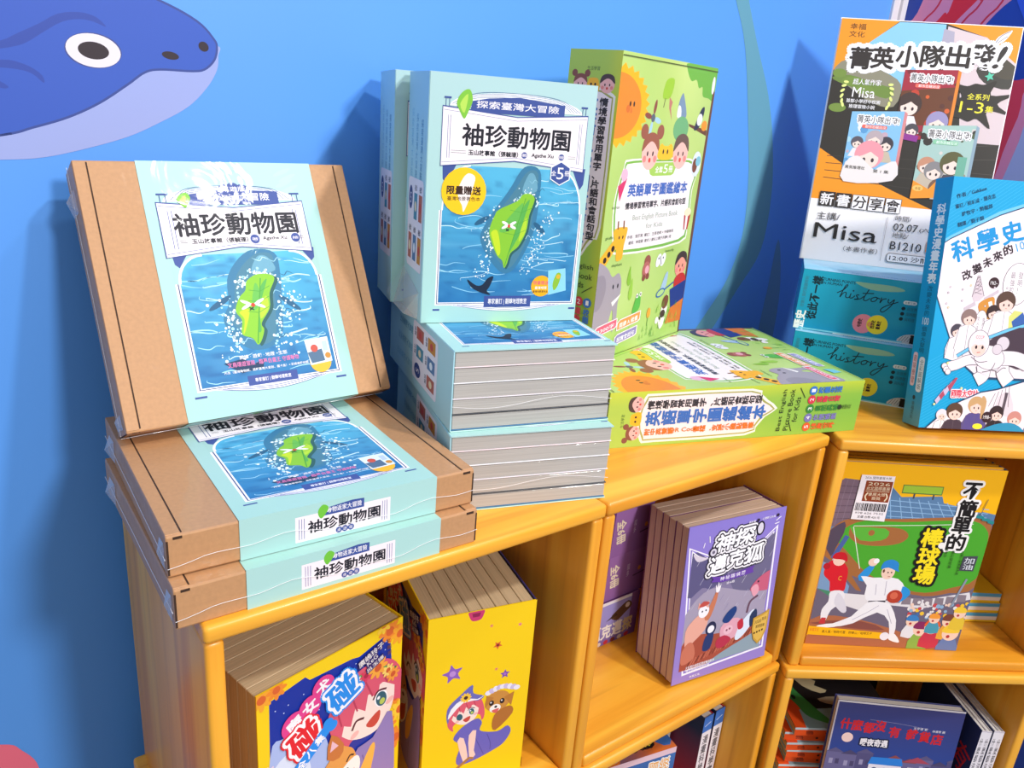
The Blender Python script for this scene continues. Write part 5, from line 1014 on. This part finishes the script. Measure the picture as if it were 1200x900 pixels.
# ---- baseball picture books
BBW, BBT, BBH = .2425, .0095, .3085
def bb_cover(A):
    A.rect(0, 0, 1, 1, '#F8B812')
    A.poly([(0, .10), (.02, .085), (.12, .09), (.30, .10), (.39, .165), (.64, .15), (.66, .185), (1, .23), (1, .34), (0, .36)], '#5C7FA6'); A.poly([(0, .10), (.02, .085), (.12, .09), (.31, .115), (.33, .18), (.28, .30), (0, .34)], '#7A6474')
    for k in range(6): A.line([(0, .125+.035*k), (.32, .125+.03*k)], .004, '#5A4856')
    for k in range(9): A.line([(.04*k, .09), (.04*k-.02, .33)], .0025, '#8E7A8A')
    for k in range(10): A.line([(.32+.06*k, .165+.003*k), (.36+.07*k, .29)], .005, '#8FB6DC')
    for k in range(4): A.line([(.33, .185+.028*k), (.95, .205+.022*k)], .005, '#8FB6DC')
    A.rect(.385, .10, .635, .145, '#5A7A3C'); A.rect(.39, .104, .63, .14, '#A3C63C'); A.rect(.46, .145, .47, .17, '#4A4A54'); A.rect(.58, .145, .59, .17, '#4A4A54')
    A.rect(0, .45, 1, .8, '#6E6478'); A.poly([(.0, .38), (.02, .34), (.08, .30), (.2, .285), (.4, .28), (.65, .262), (.88, .25), (.98, .28), (1, .33), (1, .63), (.85, .67), (.69, .695), (.45, .66), (.2, .60), (0, .56)], '#A5693A', 3)
    A.poly([(.05, .40), (.09, .345), (.2, .30), (.45, .295), (.70, .275), (.88, .27), (.97, .31), (1.0, .38), (.995, .58), (.85, .64), (.69, .675), (.5, .65), (.30, .585), (.15, .48), (.08, .43)], '#4DA62E', 3)
    A.poly([(-.02, .42), (.0, .36), (.08, .31), (.09, .37), (.06, .45), (.04, .50)], '#55485A', 2)
    A.poly([(.12, .35), (.14, .335), (.33, .325), (.45, .335), (.495, .37), (.45, .41), (.33, .43), (.2, .425), (.13, .39)], '#A5693A', 3); A.poly([(.125, .345), (.15, .335), (.34, .335), (.37, .37), (.33, .40), (.20, .405)], '#5DB23A', 2); A.ell(.26, .362, .02, '#A5693A')
    A.line([(.14, .335), (.24, .56)], .005, '#E9E6DC'); A.line([(.14, .33), (.60, .305), (.88, .285)], .004, '#E9E6DC')
    A.poly([(.06, .47), (.10, .50), (.30, .70), (.25, .72), (.05, .55)], '#A5693A')
    A.poly([(0, .50), (.04, .52), (.25, .68), (.40, .70), (.70, .71), (.95, .66), (1, .65), (1, 1), (0, 1)], '#6E6478'); A.poly([(.38, .70), (.70, .715), (.98, .66), (1, .70), (.70, .765), (.36, .75)], '#E2DCE0')
    for k in range(8): A.poly([(.42+.07*k, .708-.002*(k-3)**2), (.475+.07*k, .708-.002*(k-3)**2), (.48+.07*k, .748-.002*(k-3)**2), (.42+.07*k, .75-.002*(k-3)**2)], '#8A7C86')
    A.poly([(0, .64), (.15, .70), (.35, .78), (.35, .80), (.15, .75), (0, .68)], '#4C8A6A', 0); A.poly([(0, .53), (.09, .56), (.20, .66), (.2, .71), (0, .68)], '#7C9CC4'); A.poly([(.16, .70), (.36, .705), (.33, .80), (.2, .77)], '#E6DFE2')
    A.poly([(0, .86), (.15, .83), (.4, .86), (.7, .93), (1, 1), (0, 1)], '#B06A48', 2); A.poly([(0, .88), (.3, .85), (.5, .90), (.3, .90)], '#8A4E44', 2)
    # batter
    A.line([(.085, .57), (.06, .52), (.10, .40)], .012, '#B9C2D4'); A.line([(.055, .51), (.115, .385)], .03, '#4C62A0')
    A.poly([(.02, .58), (.04, .53), (.10, .515), (.165, .56), (.175, .64), (.17, .69), (.09, .70), (.07, .64), (.03, .61)], '#D81F2C', 3); A.ell(.10, .52, .038, '#F2CDBA', .03); A.poly([(.055, .51), (.07, .48), (.12, .475), (.145, .495), (.15, .525), (.12, .515)], '#C81C28', 3); A.ell(.03, .555, .022, '#B81C28', .018)
    A.text('C', .12, .605, .14, .63, '#E9B43A', .02); A.poly([(.09, .695), (.17, .69), (.185, .745), (.12, .80), (.10, .86), (.07, .86), (.06, .80), (.09, .75)], '#EEEAF0', 3); A.poly([(.14, .70), (.19, .74), (.22, .80), (.19, .81), (.13, .76)], '#DDD8E2', 3); A.poly([(.07, .845), (.10, .845), (.10, .88), (.06, .88)], '#C8383C')
    # pitcher
    A.poly([(.24, .60), (.31, .53), (.33, .55), (.28, .63)], '#2E92DA', 2); A.ell(.315, .52, .03, '#F2CDBA', .022); A.ell(.335, .512, .018, '#F6F2F2')
    A.poly([(.26, .60), (.34, .605), (.42, .60), (.50, .605), (.555, .65), (.53, .68), (.47, .68), (.45, .735), (.35, .745), (.31, .70), (.31, .65)], '#F2EEF2', 2); A.poly([(.54, .645), (.585, .66), (.60, .69), (.55, .735), (.52, .72), (.54, .69)], '#2E92DA', 2); A.ell(.505, .705, .05, '#B8402C', .038); A.ell(.50, .70, .025, '#D8684C', .02)
    A.ell(.425, .57, .043, '#F2CDBA', .040); A.poly([(.375, .555), (.385, .515), (.43, .50), (.475, .515), (.485, .55), (.49, .565), (.42, .545)], '#2E86D0', 3); A.ell(.396, .565, .007, '#6A4434', .010); A.ell(.425, .572, .005, '#33261E', .004); A.ell(.447, .571, .005, '#33261E', .004); A.line([(.43, .595), (.445, .594)], .004, '#A8483C'); A.line([(.345, .742), (.455, .735)], .014, '#3A3440')
    A.poly([(.34, .745), (.45, .74), (.50, .76), (.555, .84), (.565, .92), (.535, .93), (.51, .85), (.42, .80), (.28, .87), (.16, .895), (.14, .88), (.26, .83)], '#F2EEF2', 2); A.poly([(.06, .89), (.16, .875), (.17, .895), (.06, .905)], '#F6F2F2', 2); A.poly([(.53, .925), (.57, .92), (.61, .96), (.60, .97), (.54, .955)], '#F6F2F2', 2)
    for p in ([(.37, .64), (.38, .70)], [(.42, .76), (.36, .80), (.27, .85)], [(.48, .78), (.53, .86)], [(.43, .62), (.44, .70)]): A.curve(p, .004, '#B9B2C2')
    # crowd in the corner
    rg = random.Random(9)
    for k in range(60): x, y = rg.uniform(.62, 1), rg.uniform(.72, .82); A.ell(x, y, rg.uniform(.008, .016), rg.choice(('#E9E2E2', '#4C6AA0', '#F2CDBA', '#C8484C', '#F2C23A', '#8FB0D0')), None, 0, 8)
    for x, y, r_, c, b in ((.66, .84, .04, '#3C7FC0', '#E6E2E6'), (.73, .885, .05, '#8A2C5C', '#8FB24C'), (.80, .87, .05, '#E5602C', '#C8384C'), (.90, .83, .045, '#7A4434', '#E9A53A'), (.93, .90, .055, '#F2C83A', '#6C7FB0'), (.80, .82, .035, '#F29A3C', '#4C9AB0'), (.955, .78, .04, '#F2C83A', '#E5C03A')):
        A.poly([(x-r_*1.3, y+r_*2.3), (x-r_*.8, y+r_*.6), (x+r_*.8, y+r_*.6), (x+r_*1.3, y+r_*2.3)], b, 2); A.ell(x, y, r_, '#F4CDB6'); A.poly([(x-r_, y-.1*r_), (x-r_*.6, y-r_*.85), (x+r_*.6, y-r_*.8), (x+r_, y-.1*r_)], c, 3); A.ell(x-.2*r_, y+.35*r_, r_*.22, '#B83A38')
    A.line([(.88, .75), (.935, .585)], .014, '#8C94A4')
    A.poly([(.875, .46), (.965, .455), (.96, .54), (.87, .54)], '#4A4A54')
    for ch, x0, y0, x1, y1 in (('加', .885, .467, .95, .50), ('油', .885, .503, .95, .533)): A.text(ch, x0, y0, x1, y1, '#D9DCE4', .02)
    A.rect(0, .895, .005, .95, '#F8B812'); A.poly([(0, .895), (.485, .915), (.485, .952), (0, .945)], '#F8B812'); A.ell(.505, .935, .03, '#EEEAF0'); A.text('漫人漫／物時代著．國棒山／啦時文子', .09, .915, .42, .932, '#5A3A14', .01); A.text('幸福文化', .01, .905, .07, .925, '#D8602C')
    for t, u, v, s_ in (('不', .812, .112, .054), ('簡', .814, .205, .056), ('單', .806, .295, .056), ('的', .800, .386, .056)): A.text(t, u-s_, v-s_*.78, u+s_, v+s_*.78, None, .02, out='#F6F2F0', ow=.018)
    for t, u, v, s_ in (('不', .812, .112, .054), ('簡', .814, .205, .056), ('單', .806, .295, .056), ('的', .800, .386, .056)): A.text(t, u-s_, v-s_*.78, u+s_, v+s_*.78, '#1E1A1A', .02, heavy=.007)
    for t, u, v in (('棒', .645, .37), ('球', .652, .472), ('場', .655, .574)): A.text(t, u-.066, v-.050, u+.066, v+.050, None, .02, out='#1E1A1A', ow=.022)
    for t, u, v in (('棒', .645, .37), ('球', .652, .472), ('場', .655, .574)): A.text(t, u-.066, v-.050, u+.066, v+.050, '#F9DE22', .02, heavy=.011)
    A.ell(.715, .408, .022, '#F3EEEA'); A.vtext('文圖三野城龍太郎', .86, .43, .565, .02, '#2C4A20'); A.vtext('審訂啦啦編', .80, .43, .53, .02, '#2C4A20'); A.vtext('翻譯邱', .755, .42, .47, .018, '#2C4A20')
    A.poly([(.86, .12+.10), (.90, .17), (.905, .22)], '#F8B812'); A.line([(.925, .15), (.90, .24)], .004, '#5A5A4C')
    for k in range(3): A.poly([(.88+.04*k, .235+.012*k), (.93+.04*k, .24+.012*k), (.93+.04*k, .255+.012*k), (.88+.04*k, .25+.012*k)], '#2E8A8C')
# price and award ticket stuck on the front copy
def ticket(A):
    A.poly([(.115, .06), (.32, .06), (.318, .297), (.108, .292)], '#F3EBF0'); A.text('2026 國際書展大獎', .14, .066, .30, .080, '#3A3034'); A.poly([(.150, .088), (.315, .088), (.313, .197), (.148, .195)], '#8C3E20')
    A.text('2026', .165, .096, .30, .112, '#EBD9B8'); A.text('台北國際書展', .162, .117, .305, .137, '#EBD9B8'); A.line([(.16, .142), (.305, .142)], .003, '#EBD9B8'); A.text('書展大獎', .18, .149, .285, .166, '#EBD9B8'); A.text('首獎', .205, .170, .26, .186, '#EBD9B8')
    for s_, c in ((-1, .168), (1, .295)): A.curve([(c-s_*.008, .15), (c+s_*.004, .17), (c-s_*.008, .19)], .008, '#EBD9B8')
    rg = random.Random(1); x = .118
    while x < .305: w_ = rg.choice((.003, .005, .008)); A.rect(x, .205, x+w_, .246, '#2A2226'); x += w_+rg.choice((.003, .005))
    A.text('978 626 7532', .125, .252, .30, .262, '#5A5054'); A.text('定價 台幣 420 元', .145, .270, .285, .284, '#3A3034')
def bbf(tk):
    def f(A):
        bb_cover(A)
        if tk: ticket(A)
    return f
def bb_spine(A): A.rect(0, 0, 1, 1, '#2E6AB0'); A.rect(0, .0, 1, .3, '#F8B812'); A.vtext('不簡單的棒球場', .5, .06, .5, .6, '#F6F2F0', .01)
YB, TB = .0538, -.0221
back_dir = rmat(YB, TB) @ Y3
bb = book('baseball_picture_book', 'picture book', BBW, BBT, BBH, bbf(True), bb_spine, 'right', '#E8A81C', PAGES, INKW, 'baseball picture books', 'yellow and green baseball picture book at the front, pitcher cover and price ticket showing')
B0 = Vector((.4866, 1.0492, FL+.0006)); bb.location = B0*K; bb.rotation_euler = rmat(YB, TB).to_euler()
dup_lab = ('second baseball book, only its top edge seen just behind the front copy', 'third baseball book in the leaning row, thin strip above the front copies', 'baseball book at the back of the leaning row, farthest from the ticketed copy')
bb2 = book('baseball_picture_book', 'picture book', BBW, BBT, BBH, lambda A: (A.rect(0, 0, 1, 1, '#F8B812')), bb_spine, 'right', '#E8A81C', pages('leaf_edges_olive', 1, '#9A8A5C'), INK, 'baseball picture books', dup_lab[0])
for k in range(3):
    p = B0 + back_dir*((BBT+.0022)*(k+1)) + Vector((cos(YB), sin(YB), 0))*(-.004*k) + Vector((0, 0, .0002*k))
    if k == 0: bb2.location = p*K; bb2.rotation_euler = rmat(YB, TB).to_euler()
    else: dup(bb2, p, rmat(YB, TB), dup_lab[k])
# ---- three small yellow books lying at the right of the same shelf
def small_front(A): A.rect(0, 0, 1, 1, '#F3CE2A'); A.ell(.5, .5, .3, '#F7DE7A')
def small_spine(A): A.rect(0, 0, 1, 1, '#F0D76A'); A.rect(.0, 0, .22, 1, '#F3C92A'); A.rect(.22, 0, .62, 1, '#F2EEE6'); A.rect(.62, 0, 1, 1, '#4FA8D8'); A.vtext('不簡單', .8, .10, .24, .22, '#28405C', .01); A.ell(.8, .30, .12, '#E58AA0', .012)
lay = Matrix(((0, 0, -1), (1, 0, 0), (0, -1, 0)))
sbk = book('small_yellow_book', 'book', .12, .0172, .17, small_front, small_spine, 'left', '#F3C92A', PAGES, INK, 'small yellow books', 'x')
for k, (lb, dx, a) in enumerate((('small yellow and blue book at the bottom of the low stack beside the baseball books', .394, 0), ('middle one of the small yellow and blue books stacked beside the baseball cover', .3945, .01), ('topmost small yellow book of the low stack at the shelf side', .393, -.015))):
    m_ = rmat(YR+a, 0, lay); p = rf(dx, .105+.002*k, FL+.0175+.0176*k+.0004)
    if k == 0: sbk.location = p*K; sbk.rotation_euler = m_.to_euler(); sbk['label'] = lb
    else: dup(sbk, p, m_, lb)
# ---- lower right cube: dark blue book, white-spined books, orange-spined stack
def navy_cover(A):
    A.grid(0, 0, 1, 1, 8, 12, lambda x, y: mix('#3C3C70', '#2C4A9C', y*1.8)); A.rect(0, 0, 1, .012, '#CFC9CC'); A.rect(0, 0, .012, 1, '#B9AEB4')
    A.curve([(.28, .125), (.5, .135), (.75, .155)], .003, '#8A86A8')
    for k, ch in enumerate('什麼都沒有雜貨店'):
        x = (.10, .19, .285, .37, .49, .63, .73, .83)[k]; y = (.17, .175, .185, .165, .20, .205, .215, .225)[k]; A.text(ch, x-.042, y-.038, x+.045, y+.042, '#C8262E', .02, heavy=.006)
    A.ell(.135, .275, .045, '#F0CDC6'); A.text('暖夜奇遇', .245, .27, .46, .325, '#EEEAF0', .02, heavy=.003, out='#1E2444', ow=.014); A.text('王宇清 著', .63, .15, .74, .168, '#D9D4E2', .01); A.text('林廉恩 圖', .78, .158, .88, .176, '#D9D4E2', .01)
    rg = random.Random(4)
    for k in range(9): x = .0+.12*k; y = .38+rg.uniform(0, .06); A.rect(x, y, x+.13, 1, rg.choice(('#6A6490', '#55507C', '#7C76A0'))); A.poly([(x-.01, y), (x+.065, y-.035), (x+.14, y)], rg.choice(('#4C466C', '#8A4A4C', '#5C5680'))); A.rect(x+.03, y+.05, x+.06, y+.09, '#9A94B8'); A.rect(x+.08, y+.05, x+.11, y+.09, '#4C466C')
    A.poly([(.36, .405), (.60, .40), (.62, .455), (.34, .465)], '#2F7FD8'); A.rect(.35, .46, .61, .54, '#E6E0EC'); [A.ell(.40+.08*k, .50, .022, '#4C5680') for k in range(3)]; A.poly([(.62, .42), (.72, .375), (.83, .42)], '#A8485C'); A.rect(.66, .46, .85, .56, '#DAD2DA'); A.ell(.74, .52, .03, '#8A5A44'); A.ell(.79, .52, .03, '#8A5A44')
    A.rect(.3, .55, 1, 1, '#8E86A4')
nb = book('navy_picture_book', 'picture book', .207, .016, .255, navy_cover, lambda A: A.rect(0, 0, 1, 1, '#2C3A70'), 'right', '#2C3470', PAGES, INKW, None, 'navy blue picture book with red handwritten title standing in the lowest right shelf')
nb.location = rf(.122, .034, FL2+.002)*K; nb.rotation_euler = (-.06, 0, YR-.105)
def white_spine(txt):
    def f(A): A.rect(0, 0, 1, 1, '#E9E4EC'); A.vtext(txt, .5, .06, .62, .62, '#2C2A38', .01); A.rect(0, .0, 1, .01, '#C9C2CE')
    return f
def red_mark(A): A.rect(0, 0, 1, 1, '#24305C'); A.text('沒有', .5, .18, .95, .40, '#C8262E', .01, rot=.3)
wl_ = ('white-spined book nearest the dark blue book in the lowest right shelf', 'second white-spined book from the dark blue book in the lowest shelf', 'third white-spined book from the dark blue book, next to the last', 'white-spined book against the right side of the lowest shelf')
for k in range(4):
    o = book('white_spine_book', 'book', .16, .0094, .24-.003*(k % 2), red_mark, white_spine('什麼都沒有雜貨店'), 'right', '#D9D4DC', PAGES, INK, 'white-spined books', wl_[k])
    # cover towards the left, spine to the front
    o.location = rf(.346+.0104*k, .164+.002*(k % 2), FL2+.0006)*K; o.rotation_euler = (0, 0, YR-pi/2)
def dino(A):
    A.rect(0, 0, 1, 1, '#1F1B1D'); A.poly([(0, 0), (1, 0), (1, .10), (.55, .16), (0, .12)], '#E8531C'); A.poly([(.0, .1), (.3, .12), (.35, .5), (.0, .6)], '#8FB6C4', 0)
    A.poly([(.92, .0), (.80, .06), (.62, .05), (.40, .12), (.22, .16), (.12, .26), (.05, .42), (.16, .36), (.30, .30), (.48, .24), (.66, .18), (.84, .16)], '#3F9A4C', 3)
    A.poly([(.90, .02), (.74, .05), (.70, .09), (.86, .10)], '#E9D9A0'); A.ell(.52, .13, .04, '#14201A', .02); A.ell(.62, .10, .025, '#14201A', .012)
    A.poly([(.95, .22), (.72, .28), (.60, .42), (.66, .50), (.74, .40), (.82, .44), (.90, .34)], '#CFC39A', 2); A.poly([(.5, .36), (.42, .42), (.40, .58), (.55, .56)], '#B8A98C', 2)
def o_spine(A):
    A.rect(0, 0, 1, 1, '#BFD8E4'); A.rect(0, 0, .74, 1, '#E9551A'); A.vtext('讀', .38, .10, .18, .5, '#7A2410', .01); A.ell(.38, .30, .14, '#3A1C14'); A.ell(.38, .40, .14, '#3A1C14'); A.rect(.15, .46, .6, .52, '#F6E2D0'); A.rect(0, .965, .74, 1, '#DCE6EA')
ob = book('orange_spine_book', 'book', .145, .0164, .19, dino, o_spine, 'left', '#8FC0D8', PAGESB, INK, 'orange-spined books in a pile', 'x')
for k in range(10):
    m_ = rmat(YR-.02+.03*((k*7) % 5-2)/2, 0, lay); p = rf(.266+.004*((k*3) % 4-1.5), .080+.002*((k*5) % 3), FL2+.0168*(k+1)+.0004)
    lb = 'orange-spined book with a green dinosaur cover on top of its pile' if k == 9 else 'orange-spined book %s of its pile' % ('next below the dinosaur cover', 'third from the top', 'fourth from the top', 'fifth from the top', 'sixth from the top', 'seventh from the top', 'eighth from the top', 'ninth from the top', 'at the very bottom')[8-k]
    if k == 0: ob.location = p*K; ob.rotation_euler = m_.to_euler(); ob['label'] = lb
    else: dup(ob, p, m_, lb)
def dark_cover(A):
    A.rect(0, 0, 1, 1, '#1C1A1E'); A.poly([(.05, .1), (.2, .12), (.35, .35), (.25, .42), (.1, .25)], '#3C3430', 0); A.poly([(.12, .22), (.4, .2), (.5, .36), (.3, .40), (.45, .5), (.18, .46)], '#CFC39A', 2); A.poly([(.02, .02), (.2, .05), (.12, .15)], '#5A2A3C'); A.rect(.72, .06, .9, .22, '#3F8FB8'); A.vtext('奇幻的森林', .66, .05, .45, .08, '#D8D4D8', .01)
    for k in range(14): A.ell((k*37 % 100)/100, .5+(k*23 % 50)/100, .09, '#26302A', .05)
db = book('dark_picture_book', 'picture book', .24, .02, .305, dark_cover, lambda A: A.rect(0, 0, 1, 1, '#2A2428'), 'right', '#1C1A1E', PAGESB, INK, None, 'black picture book with cream shapes leaning at the back of the lowest right shelf')
db.location = rf(.085, .252, FL2+.0022)*K; db.rotation_euler = (-.03, 0, YR)
# ---- lower middle cube: comics lying flat, blue-spined books standing
def comic(A):
    A.grid(0, 0, 1, 1, 8, 10, lambda x, y: mix('#3C5A84', '#D8702C', vnoise(x*4, y*5)*1.4-.2))
    A.poly([(.0, .0), (.35, .0), (.3, .5), (0, .45)], '#E27A2C', 3); A.poly([(.45, .62), (1, .55), (1, 1), (.6, 1), (.5, .85)], '#EDE6DE', 3); A.poly([(.55, .80), (.95, .72), (1, .95), (.7, 1)], '#E8641C', 3); A.poly([(.1, .86), (.5, .84), (.55, 1), (.08, 1)], '#3C6FB8', 3)
    A.ell(.12, .42, .1, '#EDE4DA', .08); A.ell(.13, .42, .03, '#2A2226')
    for ch, u, v in (('歷', .34, .62), ('史', .34, .74), ('任', .16, .64), ('務', .16, .76)): A.text(ch, u-.075, v-.055, u+.075, v+.055, None, .02, out='#14181C', ow=.03)
    for ch, u, v in (('歷', .34, .62), ('史', .34, .74), ('任', .16, .64), ('務', .16, .76)): A.text(ch, u-.075, v-.055, u+.075, v+.055, '#F2E23A', .02, heavy=.01)
    A.vtext('世界大冒險', .58, .50, .78, .07, '#F4F2F0', .02, out='#14181C', ow=.014)
def comic_spine(A):
    A.grid(0, 0, 1, 1, 4, 10, lambda x, y: mix('#4C7CC0', '#3A5C9C', vnoise(x*3, y*6))); A.vtext('冒險', .45, .74, .95, .5, '#F2A83A', .01, out='#F4F2F0', ow=.04); A.rect(.78, 0, 1, 1, '#E9C6D0'); A.vtext('世界', .4, .2, .4, .4, '#F2E23A', .01)
# lying with the spine to the front
CB = (.185, .05, .19)
for k, lb in enumerate(('thick comic at the bottom of the pile in the lower middle shelf', 'second comic from the bottom in the lower middle shelf pile', 'comic just under the orange and blue one in the lower middle shelf', 'orange and blue comic with yellow title lying on top in the lower middle shelf')):
    o = book('comic_book', 'comic book', CB[0], CB[1], CB[2], comic, comic_spine, 'left', '#D9B4BE', PAGES, INKW, 'comics lying in a pile', lb)
    a = YL-.2; o.rotation_euler = rmat(a, 0, lay).to_euler()
    o.location = (lm(.521, .096, FL2+.0528*(k+1)+.0008) + Vector((cos(a), sin(a), 0))*CB[2])*K
def blue_spine(A): A.rect(0, 0, 1, 1, '#3A6FC0'); A.rect(0, .13, 1, 1, '#ECE4EA'); A.line([(.2, .08), (.8, .06)], .06, '#DCE6F2'); A.vtext('漫畫科學實驗', .5, .16, .66, .6, '#2C2A38', .01, heavy=.004); A.ell(.5, .75, .3, '#D83A4C', .03)
def red_blue(A): A.grid(0, 0, 1, 1, 4, 8, lambda x, y: mix('#2C3A5C', '#C81E34', y*1.6-.2))
for k, lb in enumerate(('blue-spined book standing next to the comic pile in the lower middle shelf', 'blue-spined book nearest the shelf side in the lower middle shelf')):
    o = book('blue_spine_book', 'book', .17, .0225, .2335+.001*k, red_blue, blue_spine, 'right', '#C8283C', PAGES, INKW, 'blue-spined books', lb)
    o.location = lm(.770+.0275*k, .060+.17, FL2+.0006)*K; o.rotation_euler = (0, 0, YL-pi/2)
gb = book('grey_book', 'book', .13, .0105, .228, lambda A: (A.grid(0, 0, 1, 1, 3, 6, lambda x, y: mix('#C9C4C0', '#A8A4A0', vnoise(x*3, y*4)))), lambda A: A.rect(0, 0, 1, 1, '#B8B2AE'), 'right', '#B8B2AE', PAGES, INK, None, 'pale grey book standing behind the comic pile beside the blue spines')
gb.location = lm(.7525, .245, FL2+.0006)*K; gb.rotation_euler = (0, 0, YL-pi/2)
